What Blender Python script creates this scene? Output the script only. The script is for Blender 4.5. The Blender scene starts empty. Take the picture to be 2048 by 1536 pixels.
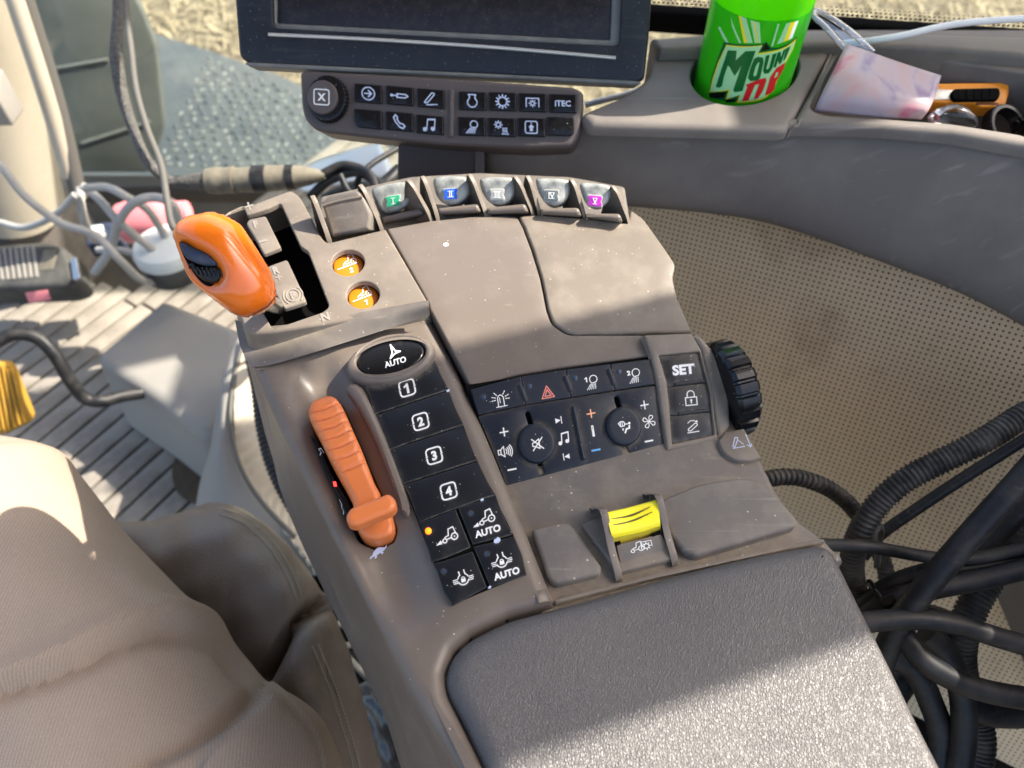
import bpy, bmesh, math, random
import numpy as np
from mathutils import Vector, Matrix
from mathutils.geometry import delaunay_2d_cdt
random.seed(7)
rng = np.random.default_rng(7)
S = bpy.context.scene
COL = S.collection
R = math.radians

# ------------------------------------------------------------------ camera, world, sun, exposure
PITCH = R(52.0)
CAMP = np.array([0.0, 0.0, 1.05])
FOC = 1538.0                       # focal length in pixels of a 2048 wide picture
cam = bpy.data.cameras.new('camera')
cam.sensor_width = 36.0
cam.lens = 36.0 * FOC / 2048.0
cam.clip_start = 0.01
cam.clip_end = 200.0
cam.dof.use_dof = True
cam.dof.focus_distance = 0.405
cam.dof.aperture_fstop = 9.0
camo = bpy.data.objects.new('camera', cam)
COL.objects.link(camo)
camo.location = CAMP
camo.rotation_euler = (math.pi / 2 - PITCH, 0, 0)
S.camera = camo

SUN_AZ, SUN_EL = R(18.0), R(48.0)  # azimuth measured from +X towards +Y
world = bpy.data.worlds.new('World')
S.world = world
world.use_nodes = True
wn = world.node_tree.nodes
sky = wn.new('ShaderNodeTexSky')
sky.sky_type = 'NISHITA'
sky.sun_disc = False
sky.sun_elevation = SUN_EL
sky.sun_rotation = math.pi / 2 - SUN_AZ
sky.air_density = 1.0
sky.dust_density = 4.0
sky.ozone_density = 0.4
world.node_tree.links.new(sky.outputs[0], wn['Background'].inputs[0])
wn['Background'].inputs[1].default_value = 0.15
sl = bpy.data.lights.new('sun', 'SUN')
sl.energy = 3.9
sl.angle = R(0.53)
sl.color = (1.0, 0.93, 0.82)
so = bpy.data.objects.new('sun', sl)
COL.objects.link(so)
sdir = Vector((math.cos(SUN_EL) * math.cos(SUN_AZ), math.cos(SUN_EL) * math.sin(SUN_AZ), math.sin(SUN_EL)))
so.rotation_euler = sdir.to_track_quat('Z', 'Y').to_euler()
so.location = (2, 1, 3)
S.view_settings.view_transform = 'Standard'
S.view_settings.look = 'None'
S.view_settings.exposure = 1.72
S.view_settings.gamma = 1.0
S.cycles.max_bounces = 8
S.cycles.transparent_max_bounces = 12
S.cycles.caustics_reflective = False
S.cycles.caustics_refractive = False

# ------------------------------------------------------------------ geometry helpers
FW = np.array([0, math.cos(PITCH), -math.sin(PITCH)])
RT = np.array([1.0, 0, 0])
UP = np.array([0, math.sin(PITCH), math.cos(PITCH)])


def ray(x, y):
    return FW + RT * (x - 1024) / FOC - UP * (y - 768) / FOC


def at(x, y, d):
    return CAMP + ray(x, y) * d


def atz(x, y, z):
    r = ray(x, y)
    return CAMP + r * ((z - CAMP[2]) / r[2])


def pix(p):
    q = np.asarray(p) - CAMP
    d = q @ FW
    return 1024 + FOC * (q @ RT) / d, 768 - FOC * (q @ UP) / d


def nrm(v):
    v = np.asarray(v, float)
    return v / np.linalg.norm(v)


class Plane:
    def __init__(s, O, N, Uh=(1, 0, 0)):
        s.O = np.asarray(O, float)
        s.N = nrm(N)
        u = np.asarray(Uh, float)
        s.U = nrm(u - s.N * (u @ s.N))
        s.W = np.cross(s.N, s.U)

    def uv(s, p, h=0):
        r = ray(p[0], p[1])
        O = s.O + s.N * h
        t = ((O - CAMP) @ s.N) / (r @ s.N)
        q = CAMP + r * t - O
        return (q @ s.U, q @ s.W)

    def xyz(s, u, w, h=0):
        return s.O + s.U * u + s.W * w + s.N * h


A17 = R(17.0)
AU = np.array([math.cos(A17), math.sin(A17), 0])
AW = np.array([-math.sin(A17), math.cos(A17), 0])
AO = np.array([-0.0025, 0.1966, 0.0])


class Prof:
    """surface swept along AU whose height is a function of w (along AW)"""
    def __init__(s, ws, zs):
        s.ws, s.zs = np.array(ws), np.array(zs)

    def f(s, w):
        k = 0.006
        return float(np.mean([np.interp(w + d, s.ws, s.zs) for d in (-k, -k / 2, 0, k / 2, k)]))

    def uv(s, p, h=0):
        r = ray(p[0], p[1])
        a, b = 0.15, 0.9
        for _ in range(34):
            m = (a + b) / 2
            q = CAMP + r * m
            if q[2] > s.f((q - AO) @ AW) + h:
                a = m
            else:
                b = m
        q = CAMP + r * a - AO
        return (q @ AU, q @ AW)

    def xyz(s, u, w, h=0):
        sl = (s.f(w + .002) - s.f(w - .002)) / .004
        n = nrm(np.array([0, 0, 1.0]) - AW * sl)
        p = AO + AU * u + AW * w
        p[2] = s.f(w)
        return p + n * h


class Cyl:
    """vertical cylinder"""
    def __init__(s, c, r):
        s.c, s.r = np.asarray(c, float), r

    def uv(s, p, h=0):
        d = ray(p[0], p[1])
        o = CAMP - s.c
        a = d[0] ** 2 + d[1] ** 2
        b = 2 * (o[0] * d[0] + o[1] * d[1])
        c = o[0] ** 2 + o[1] ** 2 - (s.r + h) ** 2
        disc = max(b * b - 4 * a * c, 0)
        t = (-b - math.sqrt(disc)) / (2 * a)
        q = o + d * t
        return (math.atan2(q[0], -q[1]) * s.r, q[2])

    def xyz(s, u, w, h=0):
        a = u / s.r
        return s.c + np.array([math.sin(a) * (s.r + h), -math.cos(a) * (s.r + h), w])


def rp(pts, r=6, n=4):
    out = []
    N = len(pts)
    for i in range(N):
        p = np.array(pts[i][:2], float)
        rr = pts[i][2] if len(pts[i]) > 2 else r
        a = np.array(pts[i - 1][:2], float) - p
        b = np.array(pts[(i + 1) % N][:2], float) - p
        la, lb = np.linalg.norm(a), np.linalg.norm(b)
        d = min(rr, .48 * la, .48 * lb)
        if d < .05:
            out.append(tuple(p))
            continue
        p0, p2 = p + a / la * d, p + b / lb * d
        for k in range(n + 1):
            t = k / n
            out.append(tuple((1 - t) ** 2 * p0 + 2 * t * (1 - t) * p + t * t * p2))
    return out


def ell(cx, cy, rx, ry, rot=0, n=40):
    c, s = math.cos(R(rot)), math.sin(R(rot))
    return [(cx + rx * math.cos(a) * c - ry * math.sin(a) * s, cy + rx * math.cos(a) * s + ry * math.sin(a) * c)
            for a in [2 * math.pi * i / n for i in range(n)]]


def crs(pts, n=6, closed=False):
    P = [np.array(p, float) for p in pts]
    N = len(P)
    out = []
    for i in range(N if closed else N - 1):
        if closed:
            a, b, c, d = P[i - 1], P[i], P[(i + 1) % N], P[(i + 2) % N]
        else:
            b, c = P[i], P[i + 1]
            a = P[i - 1] if i > 0 else 2 * b - c
            d = P[i + 2] if i + 2 < N else 2 * c - b
        for k in range(n):
            t = k / n
            out.append(.5 * ((2 * b) + (c - a) * t + (2 * a - 5 * b + 4 * c - d) * t * t + (3 * b - a - 3 * c + d) * t ** 3))
    if not closed:
        out.append(P[-1])
    return [tuple(p) for p in out]


def area(P):
    x, y = P[:, 0], P[:, 1]
    return .5 * float(np.sum(x * np.roll(y, -1) - y * np.roll(x, -1)))


def ccw(P, want=True):
    return P if (area(P) > 0) == want else P[::-1].copy()


def resample(P, s):
    out = []
    for i in range(len(P)):
        a, b = P[i], P[(i + 1) % len(P)]
        L = np.linalg.norm(b - a)
        if L < 1e-6:
            continue
        k = max(1, int(math.ceil(L / s)))
        for j in range(k):
            out.append(a + (b - a) * j / k)
    return np.array(out)


def inset(P, d):
    if d == 0:
        return P.copy()
    e = np.roll(P, -1, 0) - P
    L = np.linalg.norm(e, axis=1, keepdims=True)
    n = np.stack([-e[:, 1], e[:, 0]], 1) / np.maximum(L, 1e-9)
    n0 = np.roll(n, 1, 0)
    m = n + n0
    den = np.maximum(1 + np.sum(n * n0, 1, keepdims=True), .35)
    return P + m / den * d


def inside(pts, P):
    x, y = pts[:, 0], pts[:, 1]
    r = np.zeros(len(pts), bool)
    for i in range(len(P)):
        x0, y0 = P[i]
        x1, y1 = P[(i + 1) % len(P)]
        if y0 == y1:
            continue
        c = ((y0 > y) != (y1 > y)) & (x < (x1 - x0) * (y - y0) / (y1 - y0) + x0)
        r ^= c
    return r


def bdist(pts, P):
    d = np.full(len(pts), 1e9)
    for i in range(len(P)):
        a, b = P[i], P[(i + 1) % len(P)]
        ab = b - a
        t = np.clip(((pts - a) @ ab) / max(ab @ ab, 1e-12), 0, 1)
        d = np.minimum(d, np.linalg.norm(pts - (a + t[:, None] * ab), axis=1))
    return d


def cdt(loops, grid):
    """triangulate the area between loops[0] and the holes"""
    V, E = [], []
    for L in loops:
        o = len(V)
        V += [Vector(p) for p in L]
        E += [(o + i, o + (i + 1) % len(L)) for i in range(len(L))]
    if grid:
        lo, hi = loops[0].min(0), loops[0].max(0)
        gx = np.arange(lo[0] + grid * .5, hi[0], grid)
        gy = np.arange(lo[1] + grid * .5, hi[1], grid * .87)
        if len(gx) and len(gy):
            G = np.array([(x + (j % 2) * grid * .5, y) for j, y in enumerate(gy) for x in gx])
            ok = inside(G, loops[0])
            for H in loops[1:]:
                ok &= ~inside(G, H)
            G = G[ok]
            if len(G):
                for L in loops:
                    G = G[bdist(G, L) > grid * .45]
                    if not len(G):
                        break
                V += [Vector(p) for p in G]
    v, e, f, *_ = delaunay_2d_cdt(V, E, [], 0, 1e-9)
    v = np.array([tuple(p) for p in v])
    if not len(f):
        return v, []
    c = np.array([v[list(t)].mean(0) for t in f])
    ok = inside(c, loops[0])
    for H in loops[1:]:
        ok &= ~inside(c, H)
    T = v[np.array([t for t in f])]
    e = [T[:, (k + 1) % 3] - T[:, k] for k in range(3)]
    Lm = np.max([np.linalg.norm(q, axis=1) for q in e], axis=0)
    ar = np.abs(e[0][:, 0] * e[1][:, 1] - e[0][:, 1] * e[1][:, 0])
    ok &= ar / np.maximum(Lm, 1e-9) > 1.2e-5        # no slivers along straight rims
    return v, [tuple(t) for t, k in zip(f, ok) if k]


WLOC = {}


def link(name, verts, faces, mat, parent=None, smooth=35, merge=False, kind=None, recalc=False):
    V = np.asarray(verts, float)
    c = (V.min(0) + V.max(0)) / 2
    me = bpy.data.meshes.new(name)
    if merge or recalc:
        bm = bmesh.new()
        bv = [bm.verts.new(p) for p in V - c]
        for f in faces:
            try:
                bm.faces.new([bv[i] for i in f])
            except ValueError:
                pass
        if merge:
            bmesh.ops.remove_doubles(bm, verts=bm.verts, dist=2e-6)
        if recalc:
            bmesh.ops.recalc_face_normals(bm, faces=bm.faces)
        bm.to_mesh(me)
        bm.free()
    else:
        me.from_pydata([tuple(p) for p in V - c], [], [tuple(f) for f in faces])
    if smooth:
        me.polygons.foreach_set('use_smooth', [True] * len(me.polygons))
        me.set_sharp_from_angle(angle=R(smooth))
    if mat:
        me.materials.append(mat)
    o = bpy.data.objects.new(name, me)
    COL.objects.link(o)
    o.location = c
    WLOC[o.name] = c
    if parent:
        o.parent = parent
        o.matrix_parent_inverse = Matrix.Translation(-Vector(WLOC[parent.name]))
    if kind:
        o['kind'] = kind
    return o


def thing(name, label, cat, loc, group=None):
    o = bpy.data.objects.new(name, None)
    COL.objects.link(o)
    o.empty_display_size = .02
    o.location = loc
    WLOC[o.name] = np.asarray(loc, float)
    o['label'] = label
    o['category'] = cat
    if group:
        o['group'] = group
    return o


def tag(o, label, cat, group=None):
    o['label'] = label
    o['category'] = cat
    if group:
        o['group'] = group
    return o


def plate(name, surf, poly, mat, parent=None, h=0.0, depth=.01, bev=.001, holes=(), grid=None, disp=None,
          draft=0.0, hdepth=None, hbev=None, px=True, nb=3, seg=None, smooth=40, kind=None, hp=None):
    """slab with a rounded rim whose outline lies on a surface; outline traced at height hp (default h)"""
    hp = h if hp is None else hp
    cv = (lambda q: np.array([surf.uv(p, hp) for p in q])) if px else (lambda q: np.array(q, float))
    seg = seg or grid or .008
    loops = [ccw(resample(cv(poly), seg), True)] + [ccw(resample(cv(q), seg), False) for q in holes]
    V, F = [], []

    def put(P, hh):
        o = len(V)
        for u, w in P:
            d = disp(u, w) if disp else 0
            V.append(surf.xyz(u, w, hh + d))
        return o
    tops = []
    for li, P in enumerate(loops):
        b = bev if li == 0 else (hbev if hbev is not None else bev)
        dp = depth if li == 0 else (hdepth or depth)
        rings = [(inset(P, -draft * dp if li == 0 else 0), h - dp)]
        for k in range(nb + 1):
            a = k / nb * math.pi / 2
            rings.append((inset(P, b * (1 - math.cos(a))), h - b + b * math.sin(a)))
        n = len(P)
        prev = None
        for Q, hh in rings:
            o = put(Q, hh)
            if prev is not None:
                F += [(prev + i, prev + (i + 1) % n, o + (i + 1) % n, o + i) for i in range(n)]
            prev = o
        tops.append(rings[-1][0])
    v, f = cdt(tops, grid)
    o = put(v, h)
    F += [tuple(o + i for i in t) for t in f]
    return link(name, V, F, mat, parent, smooth, merge=True, kind=kind)


def decal(name, surf, poly, mat, parent=None, h=.0003, grid=None, holes=(), px=True, hp=None, kind=None):
    hp = h if hp is None else hp
    cv = (lambda q: np.array([surf.uv(p, hp) for p in q])) if px else (lambda q: np.array(q, float))
    s = grid or 1.0
    v, f = cdt([ccw(resample(cv(poly), s))] + [ccw(resample(cv(q), s), False) for q in holes], grid)
    return link(name, [surf.xyz(a, b, h) for a, b in v], f, mat, parent, 30, kind=kind)


def tube(name, pts, rad, mat, parent=None, n=12, sub=8, ridge=None, closed=False, caps=True, oval=None, kind=None):
    """pts 3d control points; ridge=(pitch, depth) makes a corrugated conduit"""
    P = np.array(crs(pts, sub, closed)) if len(pts) > 2 or closed else np.array(pts, float)
    rads = rad if isinstance(rad, (list, tuple)) else None
    if ridge:
        L = np.concatenate([[0], np.cumsum(np.linalg.norm(np.diff(P, axis=0), axis=1))])
        st = ridge[0] / 4
        m = int(L[-1] / st)
        T = np.linspace(0, L[-1], m)
        P = np.stack([np.interp(T, L, P[:, k]) for k in range(3)], 1)
        rr = np.array([rad - (ridge[1] if (i % 4) in (0, 1) else 0) for i in range(m)])
    elif rads is not None:
        rr = np.interp(np.linspace(0, 1, len(P)), np.linspace(0, 1, len(rads)), rads)
    else:
        rr = np.full(len(P), rad)
    N = len(P)
    V, F = [], []
    t0 = nrm(P[1] - P[0])
    a = np.cross(t0, [0, 0, 1.0])
    if np.linalg.norm(a) < 1e-3:
        a = np.cross(t0, [0, 1.0, 0])
    a = nrm(a)
    for i in range(N):
        t = nrm(P[min(i + 1, N - 1)] - P[max(i - 1, 0)]) if not closed else nrm(P[(i + 1) % N] - P[i - 1])
        a = nrm(a - t * (a @ t))
        b = np.cross(t, a)
        for k in range(n):
            q = 2 * math.pi * k / n
            V.append(P[i] + (a * math.cos(q) + b * math.sin(q) * (oval or 1)) * rr[i])
    for i in range(N if closed else N - 1):
        j = (i + 1) % N
        F += [(i * n + k, i * n + (k + 1) % n, j * n + (k + 1) % n, j * n + k) for k in range(n)]
    if caps and not closed:
        F.append(tuple(range(n))[::-1])
        F.append(tuple((N - 1) * n + k for k in range(n)))
    return link(name, V, F, mat, parent, 50, recalc=True, kind=kind)


def ptube(name, pts, rpx, mat, parent=None, **k):
    """tube through (px, py, depth) points with its radius in pixels of the first point"""
    P = [at(*p) for p in pts]
    if isinstance(rpx, (list, tuple)):
        rad = [r * pts[0][2] / FOC for r in rpx]
    else:
        rad = rpx * np.mean([p[2] for p in pts]) / FOC
    return tube(name, P, rad, mat, parent, **k)


def patch(name, rows, mat, parent=None, n=8, disp=None, world=False, thick=0.0, cyc=False):
    """bicubic sheet through rows of (px, py, depth)"""
    G = [[np.array(p, float) if world else at(*p) for p in r] for r in rows]
    G = [crs(r, n, cyc) for r in G]
    cols = list(zip(*G))
    G = [crs(c, n) for c in cols]          # now columns of points
    nc, nr = len(G), len(G[0])
    A = np.array(G)                        # nc x nr x 3
    if disp is not None:
        du = np.gradient(A, axis=0)
        dv = np.gradient(A, axis=1)
        Nn = np.cross(du, dv)
        Nn /= np.maximum(np.linalg.norm(Nn, axis=2, keepdims=True), 1e-9)
        sgn = np.sign(np.sum(Nn * (CAMP - A), axis=2, keepdims=True))
        if cyc:
            sgn = np.sign(np.median(sgn)) * np.ones_like(sgn) if False else sgn
        D = np.array([[disp(*pix(A[i, j]), A[i, j]) for j in range(nr)] for i in range(nc)])
        A = A + Nn * sgn * D[:, :, None]
    V = A.reshape(-1, 3)
    F = []
    for i in range(nc if cyc else nc - 1):
        for j in range(nr - 1):
            k = (i + 1) % nc
            F.append((i * nr + j, k * nr + j, k * nr + j + 1, i * nr + j + 1))
    o = link(name, V, F, mat, parent, 60)
    if thick:
        m = o.modifiers.new('thickness', 'SOLIDIFY')
        m.thickness = thick
        m.offset = 0
    return o


def lathe(name, c, prof, mat, parent=None, n=40, axis=(0, 0, 1), caps=True, mod=None):
    """prof: (radius, height) list along the axis from c"""
    ax = nrm(axis)
    a = np.cross(ax, [0, 1.0, 0.2])
    a = nrm(a)
    b = np.cross(ax, a)
    V, F = [], []
    for i, (r, z) in enumerate(prof):
        for k in range(n):
            q = 2 * math.pi * k / n
            rr = r * (mod(k, i) if mod else 1)
            V.append(np.asarray(c) + ax * z + (a * math.cos(q) + b * math.sin(q)) * rr)
    for i in range(len(prof) - 1):
        F += [(i * n + k, i * n + (k + 1) % n, (i + 1) * n + (k + 1) % n, (i + 1) * n + k) for k in range(n)]
    if caps:
        F.append(tuple(range(n))[::-1])
        F.append(tuple((len(prof) - 1) * n + k for k in range(n)))
    return link(name, V, F, mat, parent, 40)


def box(name, c, ax, half, mat, parent=None, bev=.002, kind=None):
    """bevelled box with its own axes"""
    ax = [nrm(a) for a in ax]
    bm = bmesh.new()
    bmesh.ops.create_cube(bm, size=2)
    for v in bm.verts:
        v.co = Vector((v.co.x * half[0], v.co.y * half[1], v.co.z * half[2]))
    if bev:
        bmesh.ops.bevel(bm, geom=list(bm.edges), offset=bev, segments=3, affect='EDGES', profile=.5)
    V = [np.asarray(c) + ax[0] * v.co.x + ax[1] * v.co.y + ax[2] * v.co.z for v in bm.verts]
    F = [tuple(v.index for v in f.verts) for f in bm.faces]
    bm.free()
    return link(name, V, F, mat, parent, 40, recalc=True, kind=kind)


# ------------------------------------------------------------------ printed symbols
def stroke_quads(pts, w, closed=False):
    P = np.array(pts, float)
    N = len(P)
    polys = []
    for i in range(N if closed else N - 1):
        a, b = P[i], P[(i + 1) % N]
        d = b - a
        L = np.linalg.norm(d)
        if L < 1e-9:
            continue
        d = d / L
        n = np.array([-d[1], d[0]]) * w / 2
        e = d * w * .35
        polys.append([a - n - e, b - n + e, b + n + e, a + n - e])
    return polys


TXT = {}


def text_mesh(s, bold=.03):
    if (s, bold) in TXT:
        return TXT[(s, bold)]
    cu = bpy.data.curves.new('t', 'FONT')
    cu.body = s
    cu.align_x = 'CENTER'
    cu.align_y = 'CENTER'
    cu.offset = bold
    cu.resolution_u = 3
    o = bpy.data.objects.new('t', cu)
    COL.objects.link(o)
    me = bpy.data.meshes.new_from_object(o)
    V = np.array([v.co[:2] for v in me.vertices]) if len(me.vertices) else np.zeros((0, 2))
    F = [tuple(p.vertices) for p in me.polygons]
    bpy.data.objects.remove(o)
    bpy.data.curves.remove(cu)
    bpy.data.meshes.remove(me)
    V = V - (V.max(0) + V.min(0)) / 2
    TXT[(s, bold)] = (V, F)
    return V, F


def icon(name, surf, c, xa, ya, prims, mat, parent, h=.0003, hp=None):
    """prims in local units; xa, ya are pixel vectors of one unit (ya points up)"""
    hp = h if hp is None else hp
    V, F = [], []

    def add(poly):
        o = len(V)
        V.extend(poly)
        F.append(tuple(range(o, o + len(poly))))
    for p in prims:
        k = p[0]
        if k == 's':
            for q in stroke_quads(p[2], p[1], len(p) > 3 and p[3]):
                add(q)
        elif k == 'f':
            add([np.array(q, float) for q in p[1]])
        elif k == 'r':          # ring or arc: cx cy r width [a0 a1]
            a0, a1 = (p[5], p[6]) if len(p) > 5 else (0, 360)
            m = max(4, int(abs(a1 - a0) / 18))
            for i in range(m):
                t0, t1 = R(a0 + (a1 - a0) * i / m), R(a0 + (a1 - a0) * (i + 1) / m)
                ro, ri = p[3] + p[4] / 2, p[3] - p[4] / 2
                add([np.array((p[1] + r * math.cos(t), p[2] + r * math.sin(t))) for r, t in ((ri, t0), (ro, t0), (ro, t1), (ri, t1))])
        elif k == 'd':
            add([np.array((p[1] + p[3] * math.cos(t), p[2] + p[3] * math.sin(t))) for t in np.linspace(0, 2 * math.pi, 17)[:-1]])
        elif k == 't' and p[4] == '1':      # a one with its flag
            hh = p[3] * .5
            for q in stroke_quads([(p[1] + .04, p[2] - hh), (p[1] + .04, p[2] + hh * .8)], p[3] * .26) + stroke_quads([(p[1] + .04, p[2] + hh * .8), (p[1] - p[3] * .3, p[2] + hh * .35)], p[3] * .2):
                add(q)
        elif k == 't':          # text cx cy height string bold
            tv, tf = text_mesh(p[4], p[5] if len(p) > 5 else .03)
            o = len(V)
            sc = p[3] / .75
            V.extend([np.array((p[1], p[2])) + q * sc for q in tv])
            F.extend([tuple(o + i for i in f) for f in tf])
    W = []
    eps = 0
    for q in V:
        u, w = surf.uv((c[0] + xa[0] * q[0] + ya[0] * q[1], c[1] + xa[1] * q[0] + ya[1] * q[1]), hp)
        W.append(surf.xyz(u, w, h))
    # stack overlapping strokes a hair apart so that no two faces share a plane
    return link(name, stack(W, F), F, mat, parent, 0)


def stack(W, F):
    W = [np.array(w) for w in W]
    seen = set()
    for k, f in enumerate(F):
        dz = (k % 7) * 6e-6
        for i in f:
            if i not in seen:
                seen.add(i)
                W[i] = W[i] + nrm(CAMP - W[i]) * dz
    return W


def rrect(x, y, r, w, n=3):
    return [('s', w, rp([(-x, -y), (x, -y), (x, y), (-x, y)], r, n), True)]


# ------------------------------------------------------------------ materials
def mat(name, base, rough=.5, metal=0, spec=.3, grain=None, var=None, specks=None, coat=0, emit=None, sheen=0,
        trans=0, crack=None, dust=None, tex='Object', streak=None, crevice=None):
    """grain=(scale, strength) bump; var=(scale, colour2, amount); specks=(scale, size, colour) tiny dust; dust=(scale, colour, lo, hi)"""
    m = bpy.data.materials.new(name)
    m.use_nodes = True
    nt = m.node_tree
    N, L = nt.nodes, nt.links
    b = N['Principled BSDF']
    b.inputs['Base Color'].default_value = (*base, 1)
    b.inputs['Roughness'].default_value = rough
    b.inputs['Metallic'].default_value = metal
    b.inputs['Specular IOR Level'].default_value = spec
    b.inputs['Coat Weight'].default_value = coat
    b.inputs['Coat Roughness'].default_value = .12
    b.inputs['Sheen Weight'].default_value = sheen
    b.inputs['Transmission Weight'].default_value = trans
    if emit:
        b.inputs['Emission Color'].default_value = (*emit[0], 1)
        b.inputs['Emission Strength'].default_value = emit[1]
    tc = N.new('ShaderNodeTexCoord')
    co = tc.outputs[tex]
    col = None

    def noise(scale, det=3, ro=.6):
        t = N.new('ShaderNodeTexNoise')
        t.inputs['Scale'].default_value = scale
        t.inputs['Detail'].default_value = det
        t.inputs['Roughness'].default_value = ro
        L.new(co, t.inputs['Vector'])
        return t.outputs['Fac']

    def ramp(src, lo, hi):
        r = N.new('ShaderNodeMapRange')
        r.inputs['From Min'].default_value = lo
        r.inputs['From Max'].default_value = hi
        L.new(src, r.inputs['Value'])
        return r.outputs['Result']

    def mix(fac, a, c2, amt=1.0):
        mx = N.new('ShaderNodeMix')
        mx.data_type = 'RGBA'
        if amt != 1.0:
            mm = N.new('ShaderNodeMath')
            mm.operation = 'MULTIPLY'
            L.new(fac, mm.inputs[0])
            mm.inputs[1].default_value = amt
            fac = mm.outputs[0]
        L.new(fac, mx.inputs[0])
        if a is None:
            mx.inputs[6].default_value = (*base, 1)
        else:
            L.new(a, mx.inputs[6])
        mx.inputs[7].default_value = (*c2, 1)
        return mx.outputs[2], fac
    if var:
        col, _ = mix(ramp(noise(var[0], 4), .35, .7), col, var[1], var[2])
    if dust:
        f = ramp(noise(dust[0], 5, .65), dust[2], dust[3])
        col, ff = mix(f, col, dust[1], dust[4] if len(dust) > 4 else .7)
        rr = N.new('ShaderNodeMapRange')
        L.new(ff, rr.inputs['Value'])
        rr.inputs['To Min'].default_value = rough
        rr.inputs['To Max'].default_value = min(1, rough + .35)
        L.new(rr.outputs['Result'], b.inputs['Roughness'])
    if streak:                      # rubbed scratches: (stretch, rotation, lo, hi, colour, amount)
        mp = N.new('ShaderNodeMapping')
        mp.inputs['Scale'].default_value = streak[0]
        mp.inputs['Rotation'].default_value = streak[1]
        L.new(co, mp.inputs['Vector'])
        t = N.new('ShaderNodeTexNoise')
        t.inputs['Scale'].default_value = 1
        t.inputs['Detail'].default_value = 5
        t.inputs['Distortion'].default_value = .4
        L.new(mp.outputs[0], t.inputs['Vector'])
        col, _ = mix(ramp(t.outputs['Fac'], streak[2], streak[3]), col, streak[4], streak[5])
    if crevice:                     # dust packed into joints: (distance, colour, amount)
        ao = N.new('ShaderNodeAmbientOcclusion')
        ao.samples = 6
        ao.inputs['Distance'].default_value = crevice[0]
        iv = ramp(ao.outputs['AO'], .95, .45)
        nn = ramp(noise(160, 4, .7), .3, .62)
        mm = N.new('ShaderNodeMath')
        mm.operation = 'MULTIPLY'
        L.new(iv, mm.inputs[0])
        L.new(nn, mm.inputs[1])
        col, _ = mix(mm.outputs[0], col, crevice[1], crevice[2])
    if specks:
        v = N.new('ShaderNodeTexVoronoi')
        v.inputs['Scale'].default_value = specks[0]
        L.new(co, v.inputs['Vector'])
        sp = N.new('ShaderNodeSeparateColor')
        L.new(v.outputs['Color'], sp.inputs[0])
        pw = N.new('ShaderNodeMath')
        pw.operation = 'POWER'
        L.new(sp.outputs[0], pw.inputs[0])
        pw.inputs[1].default_value = 4.0
        ml = N.new('ShaderNodeMath')
        ml.operation = 'MULTIPLY'
        L.new(pw.outputs[0], ml.inputs[0])
        ml.inputs[1].default_value = specks[1]
        lt = N.new('ShaderNodeMath')
        lt.operation = 'LESS_THAN'
        L.new(v.outputs['Distance'], lt.inputs[0])
        L.new(ml.outputs[0], lt.inputs[1])
        col, _ = mix(lt.outputs[0], col, specks[2], .75)
    if col is not None:
        L.new(col, b.inputs['Base Color'])
    h = None
    if grain:
        h = noise(grain[0], 2)
        st, ds = grain[1], grain[2] if len(grain) > 2 else .0004
    if crack:                       # leather grain: stretched voronoi cells
        mp = N.new('ShaderNodeMapping')
        mp.inputs['Scale'].default_value = crack[2]
        mp.inputs['Rotation'].default_value = (0, 0, crack[3])
        L.new(co, mp.inputs['Vector'])
        nz = N.new('ShaderNodeTexNoise')
        nz.inputs['Scale'].default_value = crack[0] * .6
        L.new(mp.outputs[0], nz.inputs['Vector'])
        ad = N.new('ShaderNodeVectorMath')
        ad.operation = 'MULTIPLY_ADD'
        L.new(nz.outputs['Color'], ad.inputs[0])
        ad.inputs[1].default_value = (1.2 / crack[0],) * 3
        L.new(mp.outputs[0], ad.inputs[2])
        v = N.new('ShaderNodeTexVoronoi')
        v.feature = 'DISTANCE_TO_EDGE'
        v.inputs['Scale'].default_value = crack[0]
        L.new(ad.outputs[0], v.inputs['Vector'])
        h = ramp(v.outputs['Distance'], 0, .35)
        st, ds = crack[1], crack[4] if len(crack) > 4 else .0006
    if h is not None:
        bp = N.new('ShaderNodeBump')
        bp.inputs['Strength'].default_value = st
        bp.inputs['Distance'].default_value = ds
        L.new(h, bp.inputs['Height'])
        L.new(bp.outputs[0], b.inputs['Normal'])
    return m


DUST = (.42, .36, .28)
M = {}
M['taupe'] = mat('taupe_plastic', (.150, .125, .101), .42, grain=(1500, .25, .0003), dust=(38, (.27, .232, .182), .45, .8, .55), specks=(420, .16, (.56, .51, .43)), crevice=(.004, (.38, .32, .23), .6))
M['taupe_s'] = mat('taupe_plastic_smooth', (.132, .109, .091), .33, grain=(1700, .12, .0002), dust=(30, (.24, .205, .165), .5, .85, .4), specks=(380, .14, (.56, .51, .44)), streak=((40, 420, 100), (0, 0, .9), .66, .8, (.3, .27, .23), .4))
M['taupe_d'] = mat('taupe_plastic_dusty', (.125, .110, .097), .5, grain=(1100, .3, .0004), dust=(45, (.30, .26, .2), .45, .85, .5), specks=(300, .17, (.56, .5, .42)), crevice=(.006, (.30, .24, .165), .7), streak=((25, 300, 60), (0, 0, .5), .62, .8, (.28, .25, .21), .5))
M['rubber'] = mat('black_membrane', (.006, .008, .012), .34, grain=(1800, .15, .0002), dust=(45, (.10, .095, .085), .56, .95, .35), specks=(560, .2, (.42, .40, .35)), crevice=(.004, (.30, .27, .22), .6))
M['panelblk'] = mat('dark_panel_plastic', (.006, .011, .021), .38, grain=(1800, .2, .0002), dust=(50, (.09, .085, .075), .6, 1.0, .3), specks=(520, .17, (.4, .38, .33)), crevice=(.0035, (.20, .165, .12), .7))
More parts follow.
